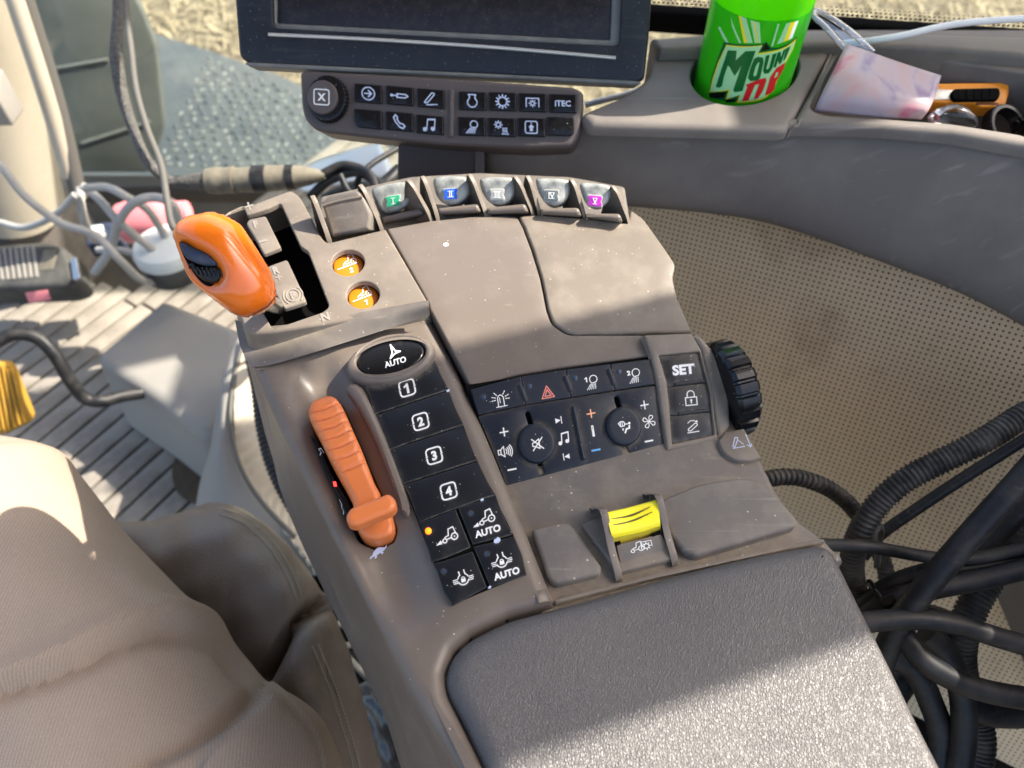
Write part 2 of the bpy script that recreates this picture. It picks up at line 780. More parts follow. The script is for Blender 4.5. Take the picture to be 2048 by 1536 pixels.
M['gloss_black'] = mat('gloss_black', (.006, .0065, .008), .2, specks=(440, .17, (.35, .33, .29)), dust=(90, (.12, .115, .10), .58, .95, .25))
M['void'] = mat('black_cavity', (.004, .004, .004), .8, spec=.05)
M['pad'] = mat('armrest_leather', (.082, .076, .073), .43, spec=.5, crack=(1000, .42, (1, .6, 1), .5, .0005), var=(14, (.07, .065, .063), .6), specks=(140, .05, (.5, .46, .4)))
M['leather'] = mat('seat_leather', (.175, .138, .108), .30, spec=.5, crack=(600, .4, (1, 1, 1), 0, .0006), dust=(16, (.25, .21, .165), .48, .8, .5))
M['orange'] = mat('orange_gloss', (.66, .135, .006), .2, spec=.5, coat=.4, grain=(1400, .05, .0001), specks=(600, .1, (.85, .5, .3)))
M['orange_s'] = mat('orange_slider', (.60, .165, .045), .33, spec=.45, grain=(1600, .08, .0002), var=(60, (.52, .14, .04), .6), specks=(600, .08, (.8, .6, .4)))
M['orange_b'] = mat('orange_button', (.62, .17, .008), .4, grain=(1200, .15, .0002), specks=(500, .12, (.8, .6, .4)))
M['yellow'] = mat('yellow_switch', (.92, .78, .03), .36, grain=(1500, .1, .0002), dust=(80, (.7, .58, .1), .55, .9, .4))
M['yellow_d'] = mat('yellow_switch_dark', (.55, .43, .03), .5, dust=(120, (.3, .22, .06), .4, .8, .8))  # darker, blotchy yellow for the rocker's lower band
M['groove'] = mat('dark_groove', (.13, .035, .012), .6)
M['groove_y'] = mat('dark_groove_yellow', (.12, .10, .02), .6)
M['print'] = mat('white_print', (.72, .72, .70), .5, dust=(300, (.48, .46, .42), .58, .85, .5))
M['print_b'] = mat('pale_blue_print', (.44, .50, .64), .5)
M['print_r'] = mat('red_print', (.75, .22, .18), .5)
M['print_o'] = mat('orange_print', (.85, .40, .22), .5)
M['print_c'] = mat('blue_print', (.12, .42, .75), .5)
M['emboss'] = mat('emboss_highlight', (.24, .215, .19), .3, grain=(1200, .2, .0002))  # lighter tone paints in the highlights of embossed letters
M['led_on'] = mat('lit_amber_led', (.9, .25, .02), .3, emit=((1, .13, .0), 1.1))
M['led_red'] = mat('lit_red_led', (.8, .05, .04), .3, emit=((1, .04, .03), 1.0))
M['led_off'] = mat('unlit_led', (.03, .045, .075), .2)
M['silver'] = mat('silver_trim', (.55, .55, .52), .3, metal=.6, dust=(60, DUST, .5, .9, .4))
M['bezel'] = mat('display_bezel', (.010, .013, .019), .38, grain=(1500, .35, .0003), dust=(25, (.04, .042, .043), .5, .9, .5), specks=(620, .2, (.32, .30, .26)), streak=((14, 300, 200), (0, 0, 0), .6, .8, (.06, .06, .058), .5))
M['bezel_in'] = mat('display_inner_frame', (.13, .135, .13), .4, dust=(40, (.33, .31, .26), .45, .85, .5))
M['screen'] = mat('dark_screen', (.010, .008, .010), .28, dust=(160, (.06, .055, .05), .45, .85, .4), specks=(800, .25, (.16, .15, .14)))
M['lever'] = mat('smoky_lever', (.10, .115, .115), .24, spec=.5, dust=(70, (.46, .46, .42), .36, .62, .75))
M['bracket'] = mat('bracket_brown', (.045, .036, .034), .5, grain=(1500, .2, .0002))
M['pod'] = mat('pod_brown', (.085, .07, .066), .45, grain=(1500, .2, .0002), specks=(420, .14, (.5, .46, .4)))
M['hose'] = mat('black_hose', (.009, .010, .012), .45, dust=(40, (.085, .075, .065), .42, .85, .6), grain=(400, .15, .0004), streak=((60, 60, 500), (.3, .2, .5), .6, .8, (.12, .105, .09), .4))
M['conduit'] = mat('black_conduit', (.02, .02, .02), .5, dust=(60, (.17, .152, .13), .4, .75, .6))
M['cable_g'] = mat('grey_cable', (.36, .36, .34), .5, dust=(40, (.3, .27, .22), .4, .8, .5))
M['cable_w'] = mat('white_cable', (.75, .74, .72), .4)
M['trim'] = mat('console_trim', (.145, .126, .112), .55, spec=.2, grain=(1300, .25, .0003), dust=(9, (.235, .21, .18), .42, .75, .7), specks=(200, .06, (.36, .33, .29)), streak=((14, 260, 45), (.2, .3, .55), .62, .74, (.30, .27, .24), .45))
M['trim_l'] = mat('console_top', (.135, .118, .10), .5, grain=(1300, .3, .0004), dust=(22, (.24, .205, .155), .45, .78, .6), specks=(260, .1, (.04, .035, .03)))
M['cream'] = mat('cream_trim', (.46, .41, .32), .55, dust=(9, (.30, .26, .19), .4, .8, .6))
M['greytrim'] = mat('grey_box_plastic', (.24, .23, .21), .6, grain=(700, .3, .0006), dust=(7, (.31, .28, .235), .4, .75, .7))
M['strip'] = mat('floor_strip', (.25, .222, .185), .7, grain=(500, .4, .0008), dust=(9, (.10, .082, .06), .47, .68, .75), var=(30, (.32, .285, .235), .7))
M['groove_f'] = mat('floor_groove', (.045, .04, .034), .9, dust=(12, (.12, .10, .07), .4, .8, .6))
M['seal'] = mat('rubber_seal', (.10, .095, .085), .6, grain=(600, .2, .0005))
M['radio'] = mat('radio_plastic', (.05, .05, .046), .5, grain=(800, .2, .0004), dust=(25, (.2, .185, .155), .42, .8, .5))
M['chrome'] = mat('metal_shiny', (.6, .6, .58), .25, metal=1)
M['pink'] = mat('pink_plastic', (.75, .24, .26), .4)
M['white'] = mat('white_plastic', (.62, .66, .64), .35, dust=(30, (.45, .42, .36), .45, .8, .4))
M['navy'] = mat('navy_box', (.02, .03, .06), .4, dust=(40, (.12, .13, .15), .5, .8, .5))
M['tan'] = mat('connector_tan', (.19, .17, .125), .45, dust=(40, (.07, .06, .048), .42, .7, .75))
M['braid'] = mat('braided_sleeve', (.05, .048, .044), .6, crack=(500, .8, (1, 1, 1), .7, .0008), var=(300, (.2, .19, .17), .7))
M['knife'] = mat('knife_orange', (.80, .27, .015), .4)
M['steel'] = mat('knife_steel', (.35, .35, .34), .35, metal=.9)
M['ocher'] = mat('yellow_pedal', (.38, .21, .025), .6, dust=(30, (.22, .145, .055), .4, .8, .5))


def twill():
    m = mat('khaki_twill', (.36, .283, .218), .9, sheen=0, spec=.1, var=(9, (.30, .235, .18), .6))
    nt = m.node_tree
    N, L = nt.nodes, nt.links
    b = N['Principled BSDF']
    tc = N['Texture Coordinate']
    mp = N.new('ShaderNodeMapping')
    mp.inputs['Rotation'].default_value = (0, 0, R(38))
    L.new(tc.outputs['UV'], mp.inputs['Vector'])
    nz = N.new('ShaderNodeTexNoise')
    nz.inputs['Scale'].default_value = 60
    L.new(mp.outputs[0], nz.inputs['Vector'])
    w = N.new('ShaderNodeTexWave')
    w.inputs['Scale'].default_value = 165
    w.inputs['Distortion'].default_value = .5
    w.inputs['Detail'].default_value = 2
    L.new(mp.outputs[0], w.inputs['Vector'])
    n2 = N.new('ShaderNodeTexNoise')
    n2.inputs['Scale'].default_value = 1400
    L.new(tc.outputs['Object'], n2.inputs['Vector'])
    ad = N.new('ShaderNodeMath')
    ad.operation = 'MULTIPLY_ADD'
    L.new(w.outputs['Fac'], ad.inputs[0])
    ad.inputs[1].default_value = .30
    L.new(n2.outputs['Fac'], ad.inputs[2])
    bp = N.new('ShaderNodeBump')
    bp.inputs['Strength'].default_value = .4
    bp.inputs['Distance'].default_value = .0006
    L.new(ad.outputs[0], bp.inputs['Height'])
    L.new(bp.outputs[0], b.inputs['Normal'])
    # yarn colour
    src = b.inputs['Base Color'].links[0].from_socket
    mx = N.new('ShaderNodeMix')
    mx.data_type = 'RGBA'
    mx.blend_type = 'MULTIPLY'
    mr = N.new('ShaderNodeMapRange')
    mr.inputs['From Min'].default_value = .35
    mr.inputs['From Max'].default_value = 1.0
    mr.inputs['To Min'].default_value = .78
    mr.inputs['To Max'].default_value = 1.18
    L.new(ad.outputs[0], mr.inputs['Value'])
    cb = N.new('ShaderNodeCombineColor')
    for i in range(3):
        L.new(mr.outputs[0], cb.inputs[i])
    mx.inputs[0].default_value = 1
    L.new(src, mx.inputs[6])
    L.new(cb.outputs[0], mx.inputs[7])
    L.new(mx.outputs[2], b.inputs['Base Color'])
    return m


def perforated():
    """cloth-like beige panel with a grid of small pin holes"""
    m = mat('perforated_beige', (.62, .475, .305), .6, spec=.15, dust=(11, (.30, .21, .13), .55, .78, .7), var=(60, (.54, .41, .265), .5))
    nt = m.node_tree
    N, L = nt.nodes, nt.links
    b = N['Principled BSDF']
    uv = N.new('ShaderNodeUVMap')
    sc = N.new('ShaderNodeVectorMath')
    sc.operation = 'SCALE'
    sc.inputs['Scale'].default_value = 1 / .0043
    L.new(uv.outputs[0], sc.inputs[0])
    fr = N.new('ShaderNodeVectorMath')
    fr.operation = 'FRACTION'
    L.new(sc.outputs[0], fr.inputs[0])
    sb = N.new('ShaderNodeVectorMath')
    sb.operation = 'SUBTRACT'
    L.new(fr.outputs[0], sb.inputs[0])
    sb.inputs[1].default_value = (.5, .5, 0)
    ln = N.new('ShaderNodeVectorMath')
    ln.operation = 'LENGTH'
    L.new(sb.outputs[0], ln.inputs[0])
    mr = N.new('ShaderNodeMapRange')
    mr.inputs['From Min'].default_value = .14
    mr.inputs['From Max'].default_value = .21
    mr.inputs['To Min'].default_value = 1
    mr.inputs['To Max'].default_value = 0
    L.new(ln.outputs['Value'], mr.inputs['Value'])
    src = b.inputs['Base Color'].links[0].from_socket
    mx = N.new('ShaderNodeMix')
    mx.data_type = 'RGBA'
    L.new(mr.outputs[0], mx.inputs[0])
    L.new(src, mx.inputs[6])
    mx.inputs[7].default_value = (.035, .026, .018, 1)
    L.new(mx.outputs[2], b.inputs['Base Color'])
    bp = N.new('ShaderNodeBump')
    bp.invert = True
    bp.inputs['Strength'].default_value = .8
    bp.inputs['Distance'].default_value = .001
    L.new(mr.outputs[0], bp.inputs['Height'])
    L.new(bp.outputs[0], b.inputs['Normal'])
    return m


def clear(name, tint, amt, rough=.05):
    m = bpy.data.materials.new(name)
    m.use_nodes = True
    nt = m.node_tree
    N, L = nt.nodes, nt.links
    N.remove(N['Principled BSDF'])
    t = N.new('ShaderNodeBsdfTransparent')
    t.inputs[0].default_value = (*tint, 1)
    g = N.new('ShaderNodeBsdfGlossy')
    g.inputs['Roughness'].default_value = rough
    g.inputs[0].default_value = (.9, .9, .9, 1)
    fr = N.new('ShaderNodeFresnel')
    fr.inputs[0].default_value = 1.35
    ml = N.new('ShaderNodeMath')
    ml.operation = 'MULTIPLY_ADD'
    L.new(fr.outputs[0], ml.inputs[0])
    ml.inputs[1].default_value = .8
    ml.inputs[2].default_value = amt
    ml.use_clamp = True
    mx = N.new('ShaderNodeMixShader')
    L.new(ml.outputs[0], mx.inputs[0])
    L.new(t.outputs[0], mx.inputs[1])
    L.new(g.outputs[0], mx.inputs[2])
    L.new(mx.outputs[0], N['Material Output'].inputs[0])
    return m


def translucent(name, col, tr, rough=.15):
    """plastic that glows when light falls through it"""
    m = mat(name, col, rough)
    nt = m.node_tree
    N, L = nt.nodes, nt.links
    t = N.new('ShaderNodeBsdfTranslucent')
    t.inputs[0].default_value = (*col, 1)
    mx = N.new('ShaderNodeMixShader')
    mx.inputs[0].default_value = tr
    L.new(N['Principled BSDF'].outputs[0], mx.inputs[1])
    L.new(t.outputs[0], mx.inputs[2])
    L.new(mx.outputs[0], N['Material Output'].inputs[0])
    return m


M['twill'] = twill()
M['perf'] = perforated()
M['glass'] = clear('window_glass', (.86, .9, .88), .04)
M['clearplastic'] = clear('clear_plastic', (.88, .9, .92), .22, .12)
M['bag'] = clear('plastic_bag', (.6, .62, .63), .06, .25)
M['green_bottle'] = translucent('green_soda', (.22, .92, .008), .6, .12)
M['label_green'] = translucent('label_green', (.05, .55, .012), .35, .2)
M['label_dark'] = mat('label_dark_green', (.005, .13, .025), .25)
M['label_mint'] = translucent('label_mint', (.45, .85, .42), .2, .25)
M['label_yellow'] = mat('label_yellow', (.80, .72, .03), .25)
M['label_red'] = mat('label_red', (.62, .02, .02), .25)
M['label_black'] = mat('label_black', (.004, .008, .004), .25)
M['label_white'] = mat('label_white', (.8, .85, .8), .25)

# ================================================================== THE SETTING
FLOOR_Z = 0.0
# ---- ground outside
gm = mat('dry_ground', (.16, .125, .08), .9, var=(5, (.085, .068, .045), .9), dust=(22, (.30, .24, .155), .48, .68, .8), grain=(20, .8, .03))


def rect(name, x0, x1, y0, y1, z, m, kind=None, th=None):
    if th:
        return box(name, ((x0 + x1) / 2, (y0 + y1) / 2, z - th / 2), np.eye(3), ((x1 - x0) / 2, (y1 - y0) / 2, th / 2), m, None, .004, kind)
    return link(name, [(x0, y0, z), (x1, y0, z), (x1, y1, z), (x0, y1, z)], [(0, 1, 2, 3)], m, None, 0, kind=kind)


rect('ground', -40, 40, -30, 90, -1.7, gm, 'structure')
# dry stalks lying on the ground
bv, bf = [], []
for i in range(15000):
    x, y = rng.uniform(-4.5, 6.5), rng.uniform(4.2, 9.5)
    a = rng.uniform(0, 6.28)
    L = rng.uniform(.05, .22)
    d = np.array([math.cos(a) * L, math.sin(a) * L, rng.uniform(.0, .09)])
    n = np.array([-math.sin(a), math.cos(a), 0]) * rng.uniform(.004, .012)
    p = np.array([x, y, -1.695])
    o = len(bv)
    bv += [p - n, p + n, p + d]
    bf.append((o, o + 1, o + 2))
st = link('dry_grass', bv, bf, mat('straw', (.46, .375, .24), .8, var=(3, (.26, .2, .12), .8)), None, 0, kind='stuff')
st['label'] = 'pale dry stubble lying on the ground outside'
st['category'] = 'dry grass'

# ---- cab floor with its rubber strips
fl = rect('cab_floor', -1.6, 1.3, -.9, 1.32, FLOOR_Z - .006, M['groove_f'], 'structure', .03)
SF = Plane((0, 0, FLOOR_Z), (0, 0, 1))
p0, p1 = np.array(SF.uv((52, 884))), np.array(SF.uv((188, 775)))
fd = nrm(p1 - p0)
fn = np.array([fd[1], -fd[0]])
pitch = .0365
strip_mesh = None
for i in range(-22, 16):
    c = p0 + fn * (i * pitch)
    for a, b in ((-.80, -.135), (-.130, .30), (.305, .95)):
        a += .012 * (i % 3)
        b += .012 * (i % 3)
        q = c + fd * (a + b) / 2
        if not (-1.25 < q[0] < .15 and -.1 < q[1] < 1.3):
            continue
        half = np.array([fd[0] * (b - a) / 2, fd[1] * (b - a) / 2])
        o = box('floor_strip', (q[0], q[1], FLOOR_Z - .002 + rng.uniform(-.0006, .0006)), [(fd[0], fd[1], 0), (fn[0], fn[1], 0), (0, 0, 1)],
                ((b - a) / 2, pitch / 2 - .003, .005), M['strip'], fl, .0015)

# ---- side wall of the cab right of the armrest: perforated beige panel
P1, P2, P3 = at(1450, 480, .66), at(2000, 750, .60), at(1900, 1400, .72)
wn_ = nrm(np.cross(P2 - P1, P3 - P1))
if wn_ @ (CAMP - P1) < 0:
    wn_ = -wn_
SW = Plane(P1, wn_, P2 - P1)
wpoly = [(1080, 330), (1500, 330), (2200, 480), (2300, 900), (2200, 1800), (1300, 1800), (1150, 1000)]
wo = plate('cab_wall', SW, wpoly, M['perf'], None, depth=.02, bev=.001)
wo['kind'] = 'structure'
uvl = wo.data.uv_layers.new(name='UVMap')
wc = WLOC[wo.name]
ga = R(-12)
for lp in wo.data.loops:
    q = np.array(wo.data.vertices[lp.vertex_index].co) + wc - SW.O
    a, b = q @ SW.U, q @ SW.W
    uvl.data[lp.index].uv = (a * math.cos(ga) - b * math.sin(ga), a * math.sin(ga) + b * math.cos(ga))

# ---- window post, roof and added shading blocks, all out of the picture
cf = thing('cab_shade_frame', 'beige cab window frame with posts standing right of the side console', 'frame', (.85, .6, .4))


def slab(name, x0, x1, lo, hi, m, parent):
    """post or shading block with its own lower and upper (y0, y1, z) sections"""
    V = []
    for (y0, y1, z) in (lo, hi):
        V += [(x0, y0, z), (x1, y0, z), (x1, y1, z), (x0, y1, z)]
    F = [(0, 1, 2, 3), (4, 7, 6, 5), (0, 4, 5, 1), (1, 5, 6, 2), (2, 6, 7, 3), (3, 7, 4, 0)]
    return link(name, V, F, m, parent, 0, recalc=True)


slab('post', .80, .87, (.353, .55, .3), (.353, .55, 2.3), M['cream'], cf)
slab('post', .801, .871, (.68, .93, 1.1), (.80, .93, 2.3), M['cream'], cf)  # unseen post added and slanted to shade console, key bar and display
slab('console_shade_block', .805, .875, (.665, .9295, 1.1), (.665, .9295, 1.515), M['cream'], cf)  # added block: shades the console top, leaves card and bottle lit
slab('post', .802, .872, (1.195, 1.33, 1.0), (1.195, 1.33, 2.3), M['cream'], cf)  # unseen post added to put the floor box in shade
slab('floor_shade_block', .804, .874, (1.07, 1.1945, 1.0), (1.07, 1.1945, 1.68), M['cream'], cf)  # added low block keeping sun off the rest of the floor box
hose_shade_block = box('hose_shade_block', (.46, .05, .60), np.eye(3), (.05, .30, .18), M['trim'], cf, .01)  # unseen box added to shade the hoses
slab('thigh_shade_block', .803, .873, (.5505, .595, 1.865), (.5505, .64, 2.2), M['cream'], cf)  # added block shaped to shade the thigh and leave the knob lit
roof = box('roof', (-.1, .2, 2.36), np.eye(3), (.95, 1.2, .05), mat('headliner', (.40, .38, .36), .9, grain=(300, .2, .001)), None, .01, 'structure')

# ================================================================== THE ARMREST
arm = thing('armrest', 'brown control armrest with orange lever, button panels and a leather pad', 'armrest', (0, .2, .6))
SB = Prof([-.6, -.07, .125, .7], [.702, .704, .727, .727])
SG = Plane((0, 0, .735), (0, 0, 1))
SCV = Prof([-.6, .04, .075, .115, .17, .7], [.700, .714, .725, .732, .735, .736])
n30 = -AW * math.sin(R(28)) + np.array([0, 0, math.cos(R(28))])
SP = Plane(atz(1130, 850, .708), n30, AU)
SV = Plane((0, 0, .697), (0, 0, 1))
SD = Plane((0, 0, .704), (0, 0, 1))

# -- body with the slider scoop
sa, sb = np.array(SB.uv((640, 775))), np.array(SB.uv((745, 1075)))
sc_d = nrm(sb - sa)
sc_n = np.array([-sc_d[1], sc_d[0]])
sc_L = np.linalg.norm(sb - sa)
ta = np.array(SB.uv((778, 1135)))
hare_c = np.array(SB.uv((640, 752)))


def body_disp(u, w):
    q = np.array([u, w]) - sa
    t, d = q @ sc_d, q @ sc_n
    e = 0
    if t < 0:
        e = t / .018
    elif t > sc_L:
        e = (t - sc_L) / .022
    s = .0105 * math.exp(-abs(d / .0125) ** 2.6 - abs(e) ** 2.4)
    q = np.array([u, w]) - ta
    t, d = q @ sc_d, q @ sc_n
    s2 = .0115 * math.exp(-abs(d / .015) ** 2.6 - abs(t / .026) ** 2.6)
    return -max(s, s2)


left_edge = [(500, 722), (523, 785), (558, 863), (625, 997), (697, 1136), (759, 1261), (813, 1377), (875, 1475), (930, 1570), (1050, 1800)]
pad_edge = [(1109, 1201), (1106, 1207), (1015, 1231), (940, 1269), (907, 1301), (891, 1344), (897, 1387), (929, 1451), (972, 1536), (1100, 1800)]
body_out = left_edge + [(1106, 1800)] + pad_edge[::-1][1:] + [(1109, 1198), (1050, 1050), (1000, 930), (941, 790), (860, 622), (700, 664), (560, 708)]
body_hole = rp([(616, 822, 8), (622, 795, 8), (662, 778, 8), (683, 800, 8), (735, 925, 8), (793, 1050, 8), (786, 1072, 8), (748, 1086, 8), (712, 1072, 8), (690, 1020, 8), (640, 905, 8)], 8)
body = plate('body', SB, rp(body_out, 3, 2), M['taupe_s'], arm, depth=.15, bev=.0075, grid=.0030, disp=body_disp, draft=.12,
             holes=[body_hole], hdepth=.012, hbev=.0008, nb=5, smooth=50)
plate('slider_well', SB, [(590, 800), (690, 760), (830, 1070), (760, 1120), (690, 1100)], M['void'], arm, h=-.020, depth=.004, bev=.0005)
# hare / turtle prints
turtle = [(-1, -.35), (-.8, -.15), (-.62, -.1), (-.45, .25), (-.1, .5), (.25, .55), (.6, .35), (.85, .25), (1.15, .5), (1.05, .2), (.8, -.05), (.6, -.15), (.65, -.4), (.4, -.45),
          (.35, -.2), (-.1, -.28), (-.15, -.6), (-.4, -.62), (-.35, -.3), (-.6, -.3), (-.8, -.42)]


class Disp:
    def __init__(s, base, fn):
        s.b, s.fn = base, fn

    def uv(s, p, h=0):
        a = s.b.uv(p, h)
        for _ in range(6):
            a = s.b.uv(p, h + s.fn(*a))
        return a

    def xyz(s, u, w, h=0):
        return s.b.xyz(u, w, h + s.fn(u, w))


SBD = Disp(SB, body_disp)
decal('turtle_symbol', SBD, [(756 + 18 * x * .97 - 2 * y, 1109 - 7.5 * x - 16 * y) for x, y in turtle], M['print_b'], body, h=.0004, grid=.0015)
0 and decal('hare_symbol', SBD, [(640 + x, 760 + y) for x, y in ((-8, 6), (-6, 0), (0, -4), (4, -10), (8, -12), (6, -5), (10, -1), (6, 6), (0, 4), (-4, 9))], M['print_b'], body, h=.0004, grid=.0015)

# -- rim between slider scoop and keypad
plate('rim', SB, crs([(689, 772), (700, 762), (716, 764), (732, 785), (764, 855), (795, 935), (815, 995), (819, 1018), (812, 1026), (800, 1008), (768, 925), (735, 850), (708, 800)], 4, True),
      M['taupe_s'], arm, h=.0042, depth=.012, bev=.0036, nb=5, grid=.003)

# -- slider
side = [(620, 872), (634, 880), (664, 950), (695, 1000), (716, 1052), (712, 1062), (700, 1050), (680, 1000), (652, 948)]
plate('slider_scale', SB, rp(side, 3), M['gloss_black'], arm, h=-.003, depth=.01, bev=.0006)
icon('scale_led', SB, (670, 969), (3, 0), (1, 5), [('f', [(-1, -1), (1, -1), (1, 1), (-1, 1)])], M['led_red'], arm, h=-.0024)
icon('scale_mark', SB, (643, 905), (6, 2), (-3, -8), [('s', .25, [(-1, -1), (-.2, -.2), (-.6, .6), (.4, 1), (.8, .1)])], M['print'], arm, h=-.0024)
icon('scale_mark', SB, (683, 1015), (4, 2), (-4, -14), [('s', .25, [(0, -1), (.6, -.5), (0, 0), (.6, .5), (0, 1)])], M['print'], arm, h=-.0024)
plate('slider_foot', SB, rp([(700, 1030), (780, 1005), (790, 1054, 10), (782, 1068, 10), (748, 1079, 14), (722, 1070, 10)], 6), M['orange_s'], arm, h=.0005, depth=.014, bev=.003)
sl_out = crs([(615, 815), (621, 797), (641, 787), (663, 785), (680, 802), (702, 850), (729, 912), (746, 955), (758, 980), (756, 1005), (728, 1018), (704, 1022), (703, 998), (688, 965), (656, 908), (634, 862), (617, 830)], 5, True)
g0, g1 = np.array(SB.uv((640, 792), .010)), np.array(SB.uv((737, 1010), .010))
gd = nrm(g1 - g0)
gn = np.array([-gd[1], gd[0]])
GT = [.0075 + k * .0062 for k in range(7)]


def slider_disp(u, w):
    q = np.array([u, w]) - g0
    t, d = q @ gd, q @ gn
    z = 0
    for k, gt in enumerate(GT):
        tt = t - gt + abs(d) * abs(d) * 25
        if -.009 < d < .008:
            z -= .0013 * math.exp(-(tt / .00075) ** 2)
    L = np.linalg.norm(g1 - g0)
    x = t / L
    z += .003 * math.sin(min(max(x, 0), 1) * math.pi) - .0030 * math.exp(-((x - .78) / .15) ** 2)
    return z


plate('slider', SB, sl_out, M['orange_s'], arm, h=.010, depth=.016, bev=.0035, nb=5, grid=.0007, disp=slider_disp, smooth=60)
plate('slider_handle', SB, rp([(688, 1022, 8), (698, 1006, 6), (774, 976, 6), (788, 986, 8), (791, 1003, 8), (781, 1013, 6), (710, 1041, 6), (693, 1039, 8)], 8), M['orange_s'], arm, h=.019, depth=.0075, bev=.0028, nb=5, hp=.019)

# -- keypad of the strip
plate('keypad_base', SB, rp([(728, 765), (867, 715), (951, 917), (994, 1003), (1027, 1069), (1053, 1147), (904, 1209), (857, 1100), (806, 964)], 3), M['void'], arm, h=.0006, depth=.004, bev=.0004)
cuts = [((747, 829), (758, 825), (893, 780), (897, 778)), ((778, 899), (803, 890), (905, 856), (927, 848)), ((806, 968), (814, 965), (951, 921), (955, 919)), ((838, 1044), (860, 1036), (963, 998), (991, 988))]
L0 = [[(728, 766), (740, 792)], [(755, 838), (768, 868)], [(784, 915), (796, 945)], [(816, 985), (826, 1011)]]
R0 = [[(867, 714), (880, 745)], [(908, 808), (919, 832)], [(934, 868), (946, 900)], [(962, 936), (978, 968)]]


def cutline(c, s):
    d = nrm(np.array(c[3]) - np.array(c[0]))
    n = np.array([-d[1], d[0]]) * s
    return [tuple(np.array(p) + n * k) for p, k in zip(c, (.2, 2.0, 2.0, .2))]


keys = []
for k in range(4):
    top = cutline(cuts[k - 1], 1) if k else []
    bot = cutline(cuts[k], -1)
    poly = (top if k else []) + R0[k] + bot[::-1] + L0[k][::-1]
    if k == 0:
        poly = [(728, 766), (800, 742), (867, 714), (880, 745)] + bot[::-1] + [(740, 792)]
    keys.append(plate('key', SB, rp(poly, 1.5, 2), M['rubber'], arm, h=.0022, depth=.003, bev=.0005))
lowL, lowR = [(841, 1052), (857, 1100)], [(994, 996), (1013, 1046)]
t4 = cutline(cuts[3], 1)
vs = lambda y, s: (915 + (y - 1018) * .4 + s, y)
low = [
    [t4[0], t4[1], vs(1018, -4), vs(1092, -4), (896, 1111), (891, 1113), (863, 1122), (857, 1100), (841, 1052)],
    [vs(1014, 3), t4[2], t4[3], (1000, 1014), (1013, 1046), (1026, 1066), (998, 1074), (995, 1074), vs(1086, 3)],
    [(866, 1126), (891, 1120), (896, 1118), vs(1102, -4), vs(1172, -4), (904, 1209), (888, 1182), (872, 1135)],
    [vs(1092, 3), (994, 1081), (999, 1079), (1028, 1071), (1044, 1108), (1053, 1147), vs(1172, 4)]]
for q in low:
    keys.append(plate('key', SB, rp(q, 1.5, 2), M['rubber'], arm, h=.0022, depth=.003, bev=.0005))
XS, YS = np.array((.955, -.29)), np.array((-.2, -.98))
HK = .0026


def numbox(n):
    pr = []
    for a in ((-.2, .75), (1.1, 1.35),):
        pass
    s = rp([(-.85, -.85), (.85, -.85), (.85, .85), (-.85, .85)], .45, 5)
    # broken frame: gaps in the middle of the left and right sides
    P = s + [s[0]]
    for a, b in zip(P[:-1], P[1:]):
        m = ((a[0] + b[0]) / 2, (a[1] + b[1]) / 2)
        if abs(b[1] - a[1]) > 1e-6 and abs(a[0] - b[0]) < 1e-6:
            pr.append(('s', .17, [a, (a[0], a[1] + (b[1] - a[1]) * .28)]))
            pr.append(('s', .17, [(a[0], a[1] + (b[1] - a[1]) * .72), b]))
            pr.append(('f', [(a[0] - .12, -.08), (a[0] + .12, .0), (a[0] + .12, .12), (a[0] - .12, .04)]))
        else:
            pr.append(('s', .17, [a, b]))
    return pr + [('t', 0, 0, 1.0, str(n), .045)]


for k, c in enumerate([(814, 775), (841, 842), (868, 910), (897, 981)]):
    icon('number_symbol', SB, c, XS * 18, YS * 18, numbox(k + 1), M['print'], keys[k], HK)


def tractor(flip=1, arrow=False):
    f = flip
    p = [('r', -.25 * f, -.25, .17, .09), ('r', .62 * f, -.1, .27, .10), ('d', .62 * f, -.1, .06),
         ('s', .09, [(-.1 * f, -.2), (.35 * f, -.13)]), ('s', .09, [(-.2 * f, -.02), (-.12 * f, .05), (.12 * f, .1), (.2 * f, .62), (.62 * f, .7), (.75 * f, .2)])]
    if arrow:
        p += [('f', [(-1.05 * f, -.42), (-.55 * f, -.1), (-.6 * f, -.28), (-.5 * f, -.45)]), ('s', .1, [(-.6 * f, -.3), (-.4 * f, -.27)])]
    return p


def difflock():
    p = [('r', 0, -.05, .5, .1, 195, 345), ('r', 0, -.05, .5, .1, 15, 60), ('r', 0, -.05, .5, .1, 120, 165),
         ('s', .1, [(-.25, .38), (-.3, .7)]), ('s', .1, [(.25, .38), (.2, .75)])]
    for s in (-1, 1):
        p += [('s', .08, [(s * .55, .06), (s * .95, .06)]), ('s', .08, [(s * .55, -.1), (s * .95, -.1)]), ('s', .08, [(s * .52, -.26), (s * .9, -.26)])]
    p += [('f', [(-.2, -.3), (.2, -.3), (.2, .02), (-.2, .02)]), ('r', 0, .02, .14, .07, 0, 180)]
    return p


